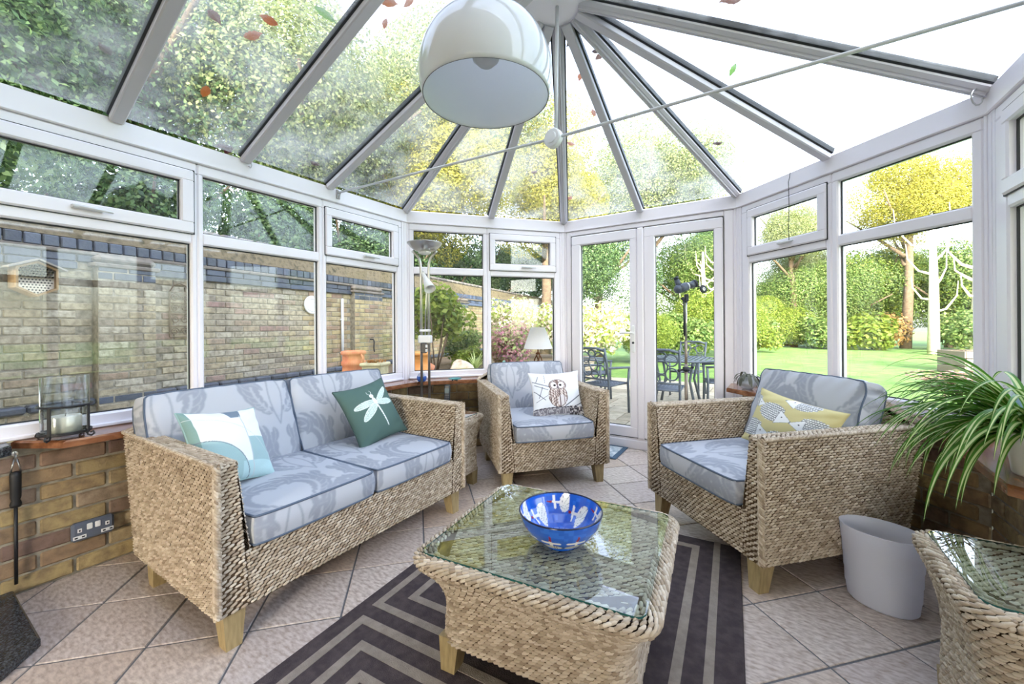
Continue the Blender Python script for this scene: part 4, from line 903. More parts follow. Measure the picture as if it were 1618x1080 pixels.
# tan tray with green leaves behind the sofa
t = thing('leaf_tray', 'pale wooden tray with green leaf sprig standing on the sill behind the sofa', 'tray', (-2.665, .965, SILL + .003), PI / 2)
mb = MB(); mb.box((0, 0, .066), (.19, .012, .13), .004); mb.build('board', mat('pale_wood', srgb(212, 184, 136), .5, mott=(14, srgb(190, 158, 110), .6)), t)
green_s = leafmat('green_sprig', [srgb(40, 120, 52), srgb(70, 160, 72)], .2)
for k in range(9):
    a = k * .7; leafblade(MB(), (.02 + .03 * math.cos(a), -.008, .105 + .018 * math.sin(a)), (math.cos(a), -.3, math.sin(a) + .2), .036, .02, .4, 5).build('leaf', green_s, t)
# pots of plants
def potted(name, lab, loc, leaves, pr, potmat, leafm, potname='pot'):
    t = thing(name, lab, 'plant', loc); MB().lathe(pr, 28, cap=False).build(potname, potmat, t, True)
    zt = max(z for r, z in pr); rt_ = max(r for r, z in pr if z > zt * .8) * .9
    MB().lathe([(.001, zt - .012), (rt_, zt - .014)], 20, cap=False).build('soil', mat(name + '_soil', (.04, .03, .02), .95), t)
    for l in leaves: mb = MB(); leafblade(mb, *l[:5], n=l[5]); mb.build('leaf', leafm, t, True)
    return t
L_ = []
for k in range(34):
    a = random.uniform(0, 2 * PI); e = random.uniform(-.1, 1.1); r = random.uniform(.0, .09); L_.append(((r * math.cos(a), r * math.sin(a), .10 + random.uniform(-.02, .02)), (math.cos(a) * math.cos(e), math.sin(a) * math.cos(e), math.sin(e)), random.uniform(.05, .085), random.uniform(.028, .042), 1.2, 5))
potted('sill_plant', 'bushy blue green leaved plant in grey pot on the sill behind the left armchair', (-2.085, 3.185, SILL), L_, [(.001, 0), (.055, 0), (.075, .1), (.08, .105), (.072, .105), (.05, .01)], mat('grey_pot', srgb(150, 146, 138), .7), leafmat('bluegreen_leaf', [srgb(70, 110, 96), srgb(130, 168, 150), srgb(96, 140, 120)], .2))
L_ = []
for k in range(26):
    a = k * .83; e = random.uniform(.3, 1.2); L_.append(((.02 * math.cos(a), .02 * math.sin(a), .095), (math.cos(a) * math.cos(e), math.sin(a) * math.cos(e), math.sin(e)), random.uniform(.10, .15), .020, 3.4, 9))
potted('cactus_plant', 'dark trailing succulent in round clear glass bowl on the sill right of the doors', (-.105, 3.47, SILL), L_, [(.001, 0), (.03, 0), (.058, .03), (.064, .06), (.05, .09), (.042, .095), (.040, .095), (.047, .09), (.06, .06)], glass('bowl_glass', (.82, .86, .88), 2.0, body=.35, bodycol=(.75, .78, .8)), leafmat('dusky_leaf', [srgb(52, 54, 50), srgb(92, 92, 78), srgb(70, 76, 62)], .1))
# bonsai dish on carved stand
t = thing('bonsai_dish', 'blue white porcelain dish with twiggy tree on carved wooden stand on the right sill', 'bonsai', (.735, 2.55, SILL), math.radians(-60))
dark_w = mat('carved_dark_wood', srgb(64, 40, 30), .35)
mb = MB(); mb.lathe([(.001, .022), (.085, .022), (.09, .030), (.088, .040), (.001, .040)], 28, sx=1.15, sy=.8); mb.build('stand', dark_w, t)
for k in range(4):
    a = PI / 4 + k * PI / 2; mb = MB(); mb.tube([(.088 * math.cos(a) * 1.0, .066 * math.sin(a), .030), (.100 * math.cos(a), .076 * math.sin(a), .018), (.090 * math.cos(a), .068 * math.sin(a), .008), (.098 * math.cos(a), .074 * math.sin(a), .0055)], [.010, .009, .007, .0055], 7); mb.build('leg', dark_w, t, True)
MB().lathe([(.001, .040), (.06, .040), (.092, .058), (.108, .084), (.112, .088), (.104, .088), (.085, .066), (.001, .060)], 36, sx=1.15, sy=.8).build('dish', mat('blue_white_porcelain', (.74, .77, .82), .15, mott=(28, srgb(70, 76, 120), .75), coat=.5), t, True)
MB().lathe([(.001, .084), (.098, .080)], 24, cap=False, sx=1.15, sy=.8).build('soil', mat('bonsai_soil', (.05, .045, .03), .95), t)
tr = MB(); tr.tube([(0, 0, .08), (.01, 0, .12), (-.01, .01, .16)], [.008, .006, .004], 7); tw = []
for k in range(26):
    a = random.uniform(0, 2 * PI); p0 = Vector((-.01, .01, random.uniform(.12, .165))); l = random.uniform(.07, .2); p1 = p0 + Vector((math.cos(a) * l, math.sin(a) * l * .8, random.uniform(.0, .11))); mid = (p0 + p1) / 2 + Vector((0, 0, .02)); tr.tube([p0, mid, p1], [.003, .002, .001], 4); tw += [p1, mid]
tr.build('trunk', mat('twig_brown', srgb(104, 80, 66), .8), t, True)
lf = MB()
for p in tw:
    for q in range(5): leafblade(lf, p + Vector((random.uniform(-.02, .02), random.uniform(-.02, .02), random.uniform(-.01, .012))), (random.uniform(-1, 1), random.uniform(-1, 1), .3), .016, .008, .5, 3)
o = lf.build('foliage', leafmat('bonsai_leaf', [srgb(150, 110, 100), srgb(170, 140, 110), srgb(120, 120, 80)], .3), t); o['kind'] = 'stuff'
# spider plant
t = thing('spider_plant', 'variegated spider plant with arching striped leaves on the right sill', 'plant', (.735, 1.945, SILL))
MB().lathe([(.001, 0), (.058, 0), (.062, .006), (.078, .13), (.082, .135), (.074, .135), (.07, .12), (.001, .115)], 32, cap=False).build('pot', mat('white_glazed_pot', (.78, .78, .76), .25), t, True)
MB().lathe([(.001, .118), (.071, .118)], 20, cap=False).build('soil', mat('pot_soil', (.03, .025, .018), .95), t)
blade_m = leafmat('striped_leaf', [(1, 1, 1), (1, 1, 1)], .35, src='vcol', rough=.35)
cg, cw = np.array(srgb(84, 134, 44)), np.array(srgb(214, 224, 164))
rs = random.Random(11)
def blade(a, e, l, w, droop, p0):
    n = 20; d = Vector((math.cos(a) * math.cos(e), math.sin(a) * math.cos(e), math.sin(e))); p = Vector(p0); V, C = [], []
    for i in range(n):
        f_ = i / (n - 1); sd = d.cross(Vector((0, 0, 1))); sd = sd.normalized() if sd.length > .05 else Vector((-math.sin(a), math.cos(a), 0)); nn = sd.cross(d).normalized()
        ww = w * min(1, .55 + f_ * 3) * max(.04, (1 - f_ ** 3)) / 2; g = cg * (1.05 - .25 * f_)
        for x, c, k in ((-1, g, .35), (-.42, g, .06), (-.30, cw, .03), (.30, cw, .03), (.42, g, .06), (1, g, .35)): V.append(tuple(p + sd * x * ww + nn * k * ww)); C.append(c)
        d = (d - Vector((0, 0, 1)) * droop * (.5 + f_) / n).normalized(); q = p + d * l / (n - 1)
        if q.z < .012 and math.hypot(q.x, q.y) < .14 + 0 * l: q.z = .012
        p = q
    Q = np.array([(i * 6 + j, i * 6 + j + 1, i * 6 + j + 7, i * 6 + j + 6) for i in range(n - 1) for j in range(5)])
    return obj('leaf', fast_mesh('leaf', np.array(V), Q, blade_m, True, np.array(C)), t)
for k in range(170):
    a = rs.uniform(PI * .52, PI * 1.52) if k % 4 else rs.uniform(-1.4, 4.9)
    a = rs.gauss(PI * .98, .75) if k % 3 else rs.uniform(0, 2 * PI)
    into = math.cos(a) > .25
    e = rs.uniform(.7, 1.3) if into else rs.uniform(.38, 1.2); r = rs.uniform(0, .045)
    blade(a, e, rs.uniform(.20, .30) if into else rs.uniform(.28, .52), rs.uniform(.017, .024), rs.uniform(1.8, 3.8), (r * math.cos(a), r * math.sin(a), .12))
# blue white vase half hidden behind the spider plant
t = thing('porcelain_jar', 'pale blue porcelain jar behind the spider plant leaves', 'jar', (.79, 2.22, SILL))
MB().lathe([(.001, 0), (.035, 0), (.05, .06), (.052, .14), (.04, .20), (.026, .22), (.028, .235), (.022, .235), (.02, .21)], 28, cap=False).build('body', mat('pale_blue_porcelain', srgb(150, 178, 206), .2, mott=(24, srgb(220, 230, 236), .9)), t, True)

# ================================================================== LEFT CORNER: hearth, poker, socket
tag(MB().prism([(-2.735, .337), (-2.232, .337), (-2.116, .235), (-2.116, -.42), (-2.735, -.42)], .003, .034, .006).build('hearth_slab', granite), 'black speckled granite hearth slab with cut corner on the floor', 'hearth')
tag(MB().prism([(-2.735, .325), (-2.655, .325), (-2.63, .30), (-2.63, -.45), (-2.735, -.45)], .628, .669, .005).build('granite_ledge', granite), 'black granite ledge next to the end of the left sill', 'ledge')
t = thing('poker', 'black handled fire poker hanging from steel hook on brick wall', 'poker', (-2.735, .345, 0))
MB().tube([(0, 0, .055), (0, 0, .40)], .0062, 8).build('rod', blackiron, t, True)
MB().lathe([(.001, .385), (.016, .387), (.018, .40), (.013, .415), (.0165, .43), (.0175, .52), (.0165, .535), (.001, .54)], 16).build('grip', mat('poker_grip', (.012, .012, .013), .5), t, True)
MB().tube([(0, -.014, .535), (0, -.004, .592), (0, .004, .592), (0, .016, .535)], .003, 6).build('hanging_loop', chrome, t, True)
t = thing('wall_hook', 'small steel hook on brick wall holding the fire poker', 'hook', (-2.757, .345, .60))
MB().tube([(.006, 0, .02), (.012, 0, -.01), (.026, 0, -.018), (.034, 0, .0), (.034, 0, .012)], .003, 6).build('hook_wire', chrome, t, True); MB().lathe([(.001, 0), (.010, 0), (.010, .004), (.001, .005)], 12).build('rosette', chrome, t, loc=(.004, 0, .012)).rotation_euler = (0, PI / 2, 0)
t = thing('power_socket', 'grey double power socket with white switches on the left brick wall', 'socket', (-2.757, .580, .197), PI / 2)
MB().box((0, -.019, 0), (.146, .034, .086), .010).build('backbox', mat('socket_grey', srgb(104, 112, 128), .35, .3), t)
for sx in (-1, 1):
    MB().box((sx * .014, -.037, .018), (.020, .006, .028), .003).build('switch', plastic_white, t)
    MB().box((sx * .047, -.0365, -.022), (.044, .003, .016), .001).build('live_neutral_panel', plastic_white, t); MB().box((sx * .047, -.0365, .009), (.015, .003, .018), .001).build('earth_panel', plastic_white, t)
    sl = MB(); [sl.box((sx * .047 + q, -.0385, -.022), (.010, .0015, .006)) for q in (-.012, .012)]; sl.box((sx * .047, -.0385, .009), (.005, .0015, .008)); sl.build('pin_slots', black_rubber, t)
# ================================================================== BIN
t = thing('waste_bin', 'oval translucent white plastic bin between right armchair and side table', 'bin', (.405, 2.205, 0), math.radians(-20))
binm = leafmat('frosted_plastic', [(.92, .92, .96), (.92, .92, .96)], .55, rough=.4)
MB().lathe([(.001, .003), (.092, .003), (.10, .012), (.105, .06), (.107, .062), (.1085, .12), (.1105, .122), (.112, .18), (.114, .182), (.116, .24), (.118, .242), (.122, .305), (.124, .308), (.120, .308), (.114, .24), (.098, .014), (.001, .012)], 48, cap=False, sx=1.12, sy=.84).build('tub', binm, t, True)
# ================================================================== SPOTTING SCOPE
t = thing('spotting_scope', 'grey spotting scope on tall tripod pole in front of the glazed doors', 'telescope', (-.52, 3.42, 0), math.radians(31.9))
scg = mat('scope_grey', srgb(84, 92, 106), .45); scd = mat('scope_dark', srgb(38, 42, 50), .5); bzm = mat('tripod_bronze', srgb(150, 138, 126), .4, .6)
MB().tube([(0, 0, .30), (0, 0, .84)], .013, 12).build('lower_pole', bzm, t, True); MB().tube([(0, 0, .80), (0, 0, 1.02)], .0105, 12).build('middle_pole', bzm, t, True); MB().tube([(0, 0, 1.0), (.004, 0, 1.34)], .008, 12).build('upper_pole', chrome, t, True)
MB().tube([(-.012, 0, 1.06), (-.014, 0, 1.34)], .007, 8).build('panning_handle', scd, t, True)
for k in range(3):
    a = k * 2 * PI / 3 + .6; MB().tube([(.014 * math.cos(a), .014 * math.sin(a), .55), (.24 * math.cos(a), .24 * math.sin(a), .01)], [.011, .008], 8).build('leg', scd, t, True)
mb = MB(); mb.box((0, 0, .80), (.045, .045, .04), .008); mb.tube([(-.055, 0, .79), (.05, 0, .81)], .008, 8); mb.ball((-.055, 0, .79), .013); mb.ball((.05, 0, .815), .013); mb.build('clamp', scd, t, True)
hd = MB(); hd.box((.006, 0, 1.36), (.03, .03, .06), .006); hd.box((-.012, 0, 1.345), (.05, .014, .025), .004, Matrix.Rotation(.7, 3, 'Y')); hd.build('tripod_head', scd, t)
ax = Vector((.93, .1, .30)).normalized(); HC = Vector((-.022, 0, 1.44))
def along(a, b, r0, r1, n=16): return [(HC + ax * a * .76), (HC + ax * b * .76)], [r0 * .76, r1 * .76], n
mb = MB(); mb.tube(*along(-.055, .045, .046, .044)); mb.ball(tuple(HC + ax * -.038), .036, 14, 9); mb.tube([(-.052, 0, 1.452), (-.072, 0, 1.508)], [.022, .017], 12); mb.build('body', scg, t, True)
MB().tube([(-.071, 0, 1.505), (-.078, 0, 1.525)], [.020, .019], 12).build('eyecup', scd, t, True)
MB().tube(*along(.045, .065, .034, .034)).build('pale_band', whitemetal, t, True); mb = MB(); mb.tube(*along(.06, .13, .032, .038)); mb.build('objective_barrel', scg, t, True); MB().tube(*along(.125, .15, .041, .042)).build('objective_ring', scd, t, True)
o = MB().lathe([(.001, -.006), (.040, -.006), (.042, 0), (.040, .006), (.018, .008), (.001, .008)], 24).build('lens_cap', scd, t, True, (.125, -.03, 1.425)); o.rotation_euler = (1.45, 0, .35); o.scale = (.8, .8, .8)
MB().lathe([(.001, .0), (.016, .0), (.016, .002), (.001, .003)], 16).build('cap_disc', plastic_white, o, loc=(0, 0, .008)); MB().lathe([(.001, .0), (.006, .0), (.006, .002), (.001, .003)], 10).build('cap_centre', scd, o, loc=(0, 0, .0105))
MB().tube([(.08, 0, 1.455), (.105, -.015, 1.445), (.118, -.03, 1.44)], .004, 6).build('cap_strap', scd, t)
# ================================================================== GARDEN
lawn_m = mat('lawn_green', ramp=[srgb(74, 110, 44), srgb(98, 134, 58), srgb(116, 142, 70)], src=3.0, rough=.95, mott=(50, srgb(62, 92, 38), .6), bump=(90, .8))
g = struct('ground', 'garden ground with mown lawn'); MB().box((0, 34, -.27), (90, 90, .30)).build('lawn', lawn_m, g)
# paved terrace, each slab a part
pat = struct('floor_terrace', 'stone paved terrace outside the glazed doors'); slab_m = mat('terrace_stone', ramp=[srgb(150, 142, 124), srgb(172, 164, 146), srgb(136, 128, 112), srgb(164, 152, 128)], rough=.85, mott=(8, srgb(110, 106, 90), .6), bump=(30, .3))
MB().prism([(-3.4, 3.9), (.6, 3.9), (.6, 9.1), (-3.4, 9.1)], -.13, -.112).build('sand_bed', mat('sand_joint', srgb(120, 112, 94), .95), pat)
r_ = random.Random(5); y = 3.92
while y < 9.0:
    hgt = r_.choice((.45, .6, .45)); x = -3.4 + r_.uniform(-.3, 0)
    while x < .6:
        w = r_.choice((.45, .6, .75, .9)); a, b = max(x + .008, -3.4), min(x + w - .008, .6)
        if b - a > .1: MB().box(((a + b) / 2, y + hgt / 2, -.108 + r_.uniform(-.002, .002)), (b - a, hgt - .016, .02), .005).build('paving_slab', slab_m, pat)
        x += w
    y += hgt
tag(MB().box((-4.7, 1.5, -.11), (2.6, 9, .06)).build('gravel_strip', mat('gravel', ramp=[srgb(120, 112, 98), srgb(160, 150, 132), srgb(96, 90, 80)], src=60.0, rough=.95, bump=(90, .8))), 'gravel strip between the conservatory and the garden wall', kind='structure')
# ------------------------------------------------------------------ garden wall
GA = math.radians(100); gwl = struct('wall_garden', 'tall weathered yellow brick garden wall with blue brick bands'); gwl.location = (-5.41, .78, 0); gwl.rotation_euler = (0, 0, GA)
B1 = MB().box((0, 0, 0), (.215, .10, .064), .006).mesh('brick', brick_out); BB = MB().box((0, 0, 0), (.215, .10, .066), .006).mesh('blue_brick', brick_blue)
BHd = MB().box((0, 0, 0), (.103, .10, .098), .008).mesh('blue_header', brick_blue); BN = MB().box((0, 0, 0), (.215, .13, .068), .016).mesh('bullnose_brick', brick_blue)
SN, SX = -.62, 20.0  # local s range; the first metres are built brick by brick
core = MB(); core.box(((SN + SX) / 2, .104, .9), (SX - SN, .2, 2.06)); [core.box(((a + b) / 2, -.04, .82), (b - a - .008, .122, 1.84)) for a, b in ((.39, .86), (3.72, 4.44), (7.1, 7.85), (10.5, 11.2), (14, 14.7))]; core.box(((SN + SX) / 2, .0, .22), (SX - SN, .10, .43)); core.build('mortar_core', mortar, gwl)
cand = []; far = MB(); farb = MB()
def lay_run(z, hgt, step, y, kind, s0=SN, s1=SX, off=0.0, w=None):
    s = s0 + off
    while s < s1:
        cand.append((s + step / 2, y, z + hgt / 2, kind, w or step - .01)); s += step
piers = ((.39, .86), (3.72, 4.44), (7.1, 7.85), (10.5, 11.2), (14, 14.7))
inp = lambda s: any(a - .03 < s < b + .03 for a, b in piers)
z = -.10; r = 0
while z < 1.70:
    if abs(z - .425) < .03: lay_run(z, .065, .225, -.02, 'n', off=-.1125 * (r % 2))
    else: lay_run(z, .065, .225, .045 if z > .45 else -.005, 'b', off=-.1125 * (r % 2))
    z += .075; r += 1
lay_run(1.705, .065, .45, .005, 'l'); lay_run(1.705, .065, .45, .045, 'b', off=.225)
lay_run(1.78, .066, .225, .03, 'l'); lay_run(1.89, .10, .113, .028, 'h')
for a, b in piers:
    n = round((b - a) / .225); q = (b - a) / n; z = -.1; r = 0
    while z < 1.74:
        kind = 'l' if 1.60 < z or abs(z - .425) < .03 else 'b'
        for i in range(n + 1):
            s0 = a + q * (i - .5 * (r % 2)); s1 = min(s0 + q, b); s0 = max(s0, a)
            if s1 - s0 > .05: cand.append(((s0 + s1) / 2, -.055, z + .0325, kind, s1 - s0 - .01))
        z += .075; r += 1
near = sorted(cand, key=lambda c: c[0] + (.0 if c[2] > .3 else 50)); k_ = 0; cnt = {'b': 0, 'l': 0, 'h': 0, 'n': 0}
rr = random.Random(3)
for s, y, z, kd, w in near:
    if s < -.6 or (inp(s) and y > -.05 and z < 1.74): continue
    cnt[kd] += 1; lim = {'b': 288, 'l': 60, 'h': 60, 'n': 30}[kd]
    y += rr.uniform(-.004, .004)
    if cnt[kd] <= lim:
        nm, me, bw = {'b': ('brick', B1, .215), 'l': ('blue_brick', BB, .215), 'h': ('blue_header', BHd, .103), 'n': ('bullnose_brick', BN, .215)}[kd]
        o = obj(nm, me, gwl, (s, y, z)); o.scale = (w / bw, 1, 1)
    else: (far if kd == 'b' else farb).box((s, y, z), (w, .10 if kd != 'n' else .16, {'b': .064, 'l': .066, 'h': .098, 'n': .075}[kd]), .006 if s < 9 else 0)
o = far.build('distant_brick', brick_out_far, gwl); o['kind'] = 'stuff'; o = farb.build('distant_blue_brick', brick_blue_far, gwl); o['kind'] = 'stuff'
mb = MB(); mb.box(((SN + SX) / 2, .06, 1.868), (SX - SN, .20, .036), .008)
for a, b in piers: mb.box(((a + b) / 2, -.05, 1.76), (b - a + .06, .15, .04), .008); mb.box(((a + b) / 2, -.03, 1.82), (b - a + .02, .16, .09), .035)
mb.build('stone_ledge', mat('ledge_stone', srgb(128, 118, 106), .9, mott=(14, srgb(90, 84, 78), .7)), gwl)
mb = MB(); P = [(.0, 1.996), (.10, 2.255), (.30, 2.255), (.30, 1.9), (.03, 1.9), (.03, 1.992)]
n_ = len(P); mb.add([(SN, a, b) for a, b in P] + [(SX, a, b) for a, b in P], [tuple(range(n_))[::-1], tuple(n_ + i for i in range(n_))] + [(i, (i + 1) % n_, n_ + (i + 1) % n_, n_ + i) for i in range(n_)]); mb.build('weathered_slope', moss, gwl, fix=True)
BC_ = MB().box((0, 0, 0), (.22, .20, .08), .03).mesh('coping_brick', mat('coping_brick', ramp=[srgb(96, 92, 96), srgb(128, 120, 118), srgb(84, 84, 92)], rough=.8, mott=(20, srgb(120, 112, 90), .6)))
for i in range(60): obj('coping_brick', BC_, gwl, (SN + .12 + i * .2275, .19, 2.292))
mb = MB(); mb.box((SN + 60 * .2275 + 3.4, .19, 2.292), (6.8, .2, .08), .02); mb.build('distant_coping', moss, gwl)
def gw(s, y, z): a = GA; return (-5.41 + s * math.cos(a) - y * math.sin(a), .78 + s * math.sin(a) + y * math.cos(a), z)
# bee house
t = thing('bee_house', 'hexagonal wooden bee house with drilled tubes hanging on the garden wall', 'bee house', gw(-.02, -.08, 1.42), GA)
tanw = mat('bee_house_wood', srgb(176, 146, 104), .8, mott=(20, srgb(136, 106, 72), .6)); HX = [(0, -.145), (.125, -.075), (.125, .10), (0, .16), (-.125, .10), (-.125, -.075)]
def ringp(P, k): return [(x * k, z * k) for x, z in P]
mb = MB()
for i in range(6):
    a, b = HX[i], HX[(i + 1) % 6]; a2, b2 = ringp([a, b], .88)
    mb.add([(a[0], .06, a[1] + .15), (b[0], .06, b[1] + .15), (b[0], -.09, b[1] + .15), (a[0], -.09, a[1] + .15), (a2[0], .06, a2[1] + .15), (b2[0], .06, b2[1] + .15), (b2[0], -.09, b2[1] + .15), (a2[0], -.09, a2[1] + .15)], [(0, 1, 2, 3), (7, 6, 5, 4), (3, 2, 6, 7)])
mb.build('casing', tanw, t, fix=True)
MB().add([(x * .87, -.055, z * .87 + .15) for x, z in HX], [(5, 4, 3, 2, 1, 0)]).build('back_board', mat('bee_pale', srgb(206, 196, 178), .8), t)
tb = MB(); hl = MB()
for r in range(11):
    for c in range(10):
        x = (c - 4.5) * .021 + (.0105 if r % 2 else 0); z = (r - 5) * .022
        lim = .098 if -.06 < z < .085 else .098 * (1 - (abs(z - .012) - .072) / .085)
        if abs(x) < lim:
            if z > .02: tb.tube([(x, -.056, z + .155), (x, -.082, z + .155)], [.0095, .0095], 7, cap=False); hl.tube([(x, -.057, z + .155), (x, -.060, z + .155)], .0085, 6)
            else: hl.tube([(x, -.055, z + .15), (x, -.0565, z + .15)], .0062, 7)
tb.build('bamboo_tubes', mat('bamboo', srgb(150, 140, 122), .8), t)['kind'] = 'stuff'; hl.build('holes', mat('bee_dark', (.012, .01, .008), .9), t)['kind'] = 'stuff'
mb = MB()
for sg in (-1, 1): mb.add([(0, .06, .315), (sg * .17, .06, .235), (sg * .17, -.12, .235), (0, -.12, .315), (0, .06, .330), (sg * .17, .06, .250), (sg * .17, -.12, .250), (0, -.12, .330)], [(0, 1, 2, 3), (7, 6, 5, 4), (0, 4, 5, 1), (1, 5, 6, 2), (2, 6, 7, 3), (3, 7, 4, 0)])
mb.build('gable_roof', mat('bee_roof', srgb(150, 142, 130), .85), t, fix=True)
# scrollwork panel
t = thing('scroll_panel', 'rusty wrought iron scroll panel hung on the garden wall', 'wall ornament', gw(1.12, .0, 1.05), GA); rust = mat('rusted_iron', srgb(122, 106, 84), .8, .3)
mb = MB(); yq = -.03
for x in (-.10, .10): mb.tube([(x, yq, 0), (x, yq, .50)], .0085, 6)
for z in (.0, .12, .26, .38, .50): mb.tube([(-.10, yq, z), (.10, yq, z)], .007, 6)
mb.build('frame', rust, t)
for cx, cz, r0, d in ((-.05, .06, .042, 1), (.05, .06, .042, -1), (-.05, .19, .045, -1), (.05, .19, .045, 1), (-.05, .32, .04, 1), (.05, .32, .04, -1), (-.05, .44, .045, 1), (.05, .44, .045, -1)):
    MB().tube([(cx + d * r0 * (1 - a / 13) * math.cos(a), yq, cz + r0 * (1 - a / 13) * math.sin(a)) for a in np.linspace(0, 9, 26)], .0058, 5).build('scroll', rust, t)
MB().tube([(-.10, yq, .50), (-.06, yq, .575), (0, yq, .60), (.06, yq, .575), (.10, yq, .50)], .006, 6).build('arched_top', rust, t)
# white plaque, boot scraper hook
t = thing('wall_plaque', 'round white ceramic plaque on the garden wall', 'plaque', gw(2.9, -.02, 1.49), GA)
o = MB().lathe([(.001, 0), (.13, .0), (.14, .012), (.13, .024), (.09, .018), (.001, .022)], 32).build('disc', mat('white_ceramic', (.78, .76, .72), .4), t); o.rotation_euler = (PI / 2, 0, 0)
o = MB().lathe([(.085, .02), (.095, .027), (.105, .02)], 28, cap=False).build('moulded_ring', bpy.data.materials['white_ceramic'], o)
t = thing('garden_tap', 'dark garden tap with short hose on the garden wall', 'tap', gw(4.1, -.11, .82), GA); MB().tube([(0, .02, .1), (0, -.06, .1), (0, -.08, .06)], .014, 8).build('spout', blackiron, t); MB().box((0, -.04, .13), (.06, .015, .012), .004).build('handle', blackiron, t); MB().tube([(0, -.08, .06), (0, -.07, -.06), (.03, -.06, -.12)], .012, 8).build('hose', blackiron, t)
# pale wrought bracket and drain pipe
t = thing('drain_pipe', 'thin grey drain pipe fixed to the garden wall', 'pipe', gw(3.50, -.045, .47), GA); MB().tube([(0, 0, .0), (0, 0, 1.15)], .022, 10).build('pipe', whitemetal, t, True); [MB().box((0, .01, z), (.07, .03, .03), .006).build('clip', whitemetal, t) for z in (.25, .8)]
# ------------------------------------------------------------------ raised bed and pots
BZ = .40
bed = struct('ground_bed', 'raised planting bed along the garden wall'); soil_m = mat('bed_soil', ramp=[srgb(88, 72, 56), srgb(120, 104, 84), srgb(70, 58, 46)], src=20.0, rough=.95, bump=(60, .8))
MB().prism([(-5.6, 2.95), (-3.55, 2.95), (-3.5, 9.4), (-6.8, 9.4)], -.1, BZ).build('soil', soil_m, bed)
edge_b = MB().box((0, 0, 0), (.215, .10, .065), .008).mesh('edging_brick', brick_out)
for r in range(7):
    for i in range(28): 
        o = obj('edging_brick', edge_b, bed, (-3.5, 3.05 + i * .225 + .11 * (r % 2), -.06 + r * .073)); o.rotation_euler = (0, 0, PI / 2)
terra = mat('terracotta', ramp=[srgb(190, 112, 76), srgb(206, 132, 92)], src=6.0, rough=.85, mott=(12, srgb(220, 160, 120), .5)); terra2 = mat('orange_terracotta', srgb(216, 140, 70), .85, mott=(12, srgb(230, 170, 110), .6))
t = thing('chimney_pot', 'ribbed terracotta chimney pot beside square stone planter in front of garden wall', 'pot', (-4.50, 3.35, BZ)); MB().lathe([(.12, 0), (.115, .05), (.145, .06), (.155, .09), (.14, .10), (.135, .18), (.15, .19), (.15, .22), (.135, .23), (.135, .28), (.155, .29), (.155, .315), (.13, .32), (.12, .30)], 32, cap=False).build('body', terra, t, True); MB().lathe([(.001, .27), (.13, .27)], 24, cap=False).build('compost', soil_m, t)
for sg in (-1, 1): MB().tube([(sg * .15, 0, .20), (sg * .185, 0, .22), (sg * .185, 0, .26), (sg * .15, 0, .285)], .012, 6).build('handle', terra, t, True)
t.scale = (1, 1, 1.38)
t = thing('tall_chimney_pot', 'tall orange terracotta chimney pot behind the floor lamp', 'pot', (-3.78, 3.80, BZ - .03)); MB().lathe([(.12, 0), (.115, .20), (.14, .21), (.14, .24), (.115, .25), (.12, .40), (.145, .41), (.145, .44), (.12, .45), (.10, .42)], 32, cap=False).build('body', terra2, t, True); MB().lathe([(.001, .40), (.11, .40)], 24, cap=False).build('compost', soil_m, t)
t = thing('stone_planter', 'square pale stone planter with heather beside terracotta chimney pot', 'planter', (-4.02, 3.30, BZ), .4); mb = MB(); mb.box((0, 0, .10), (.22, .22, .20), .02); mb.box((0, 0, .195), (.25, .25, .03), .01); mb.build('trough', mat('pale_stone', srgb(196, 186, 150), .9, mott=(16, srgb(160, 150, 116), .6)), t)
heather = MB()
for k in range(60): a = random.uniform(0, 2 * PI); leafblade(heather, (random.uniform(-.08, .08), random.uniform(-.08, .08), .20), (math.cos(a), math.sin(a), 1.4), .08, .015, 1, 4)
heather.build('foliage', leafmat('heather', [srgb(170, 110, 60), srgb(196, 140, 80), srgb(120, 110, 60)], .3), t)['kind'] = 'stuff'
t.scale = (1.1, 1.1, 1.5)
rock_m = mat('pale_rock', srgb(206, 190, 166), .9, mott=(8, srgb(160, 140, 116), .6), bump=(20, .5))
def rock(name, lab, loc, r, sc, seed, m_=rock_m, cat='rock', group=None):
    q = random.Random(seed); ph = [q.uniform(0, 6) for _ in range(6)]; b = MB()
    b.grid(lambda u, v: tuple((1 + .12 * math.sin(3 * 2 * PI * u + ph[0]) * math.sin(2 * PI * v + ph[1]) + .08 * math.sin(5 * 2 * PI * u + ph[2])) * r * c for c in (sc[0] * math.cos(2 * PI * u) * math.sin(PI * v), sc[1] * math.sin(2 * PI * u) * math.sin(PI * v), -sc[2] * math.cos(PI * v) + sc[2] * .85)), 14, 9, True)
    tag(b.build(name, m_, None, False, loc), lab, cat, group)
rock('rock', 'large pale boulder lying in the planting bed', (-4.0, 4.92, BZ - .02), .15, (1.3, 1, .8), 1); rock('rock', 'small rounded pale rock on top of edging right of the boulder', (-3.72, 5.3, BZ - .02), .11, (1.3, 1, .8), 2)
t = thing('shallow_bowl_pot', 'low tan stone bowl in front of the boulder', 'pot', (-3.75, 4.72, BZ)); MB().lathe([(.001, 0), (.10, 0), (.17, .07), (.18, .11), (.16, .11), (.13, .07), (.001, .06)], 28, cap=False).build('body', mat('tan_stone', srgb(214, 184, 130), .9), t, True)
t = thing('tipped_pot', 'tipped terracotta pot lying beside the boulder', 'pot', (-4.22, 4.55, BZ + .09)); o = MB().lathe([(.001, .02), (.07, .02), (.10, .18), (.115, .18), (.115, .22), (.10, .22), (.085, .15), (.06, .04)], 26, cap=False).build('body', terra, t, True); o.rotation_euler = (1.2, 0, -.6)
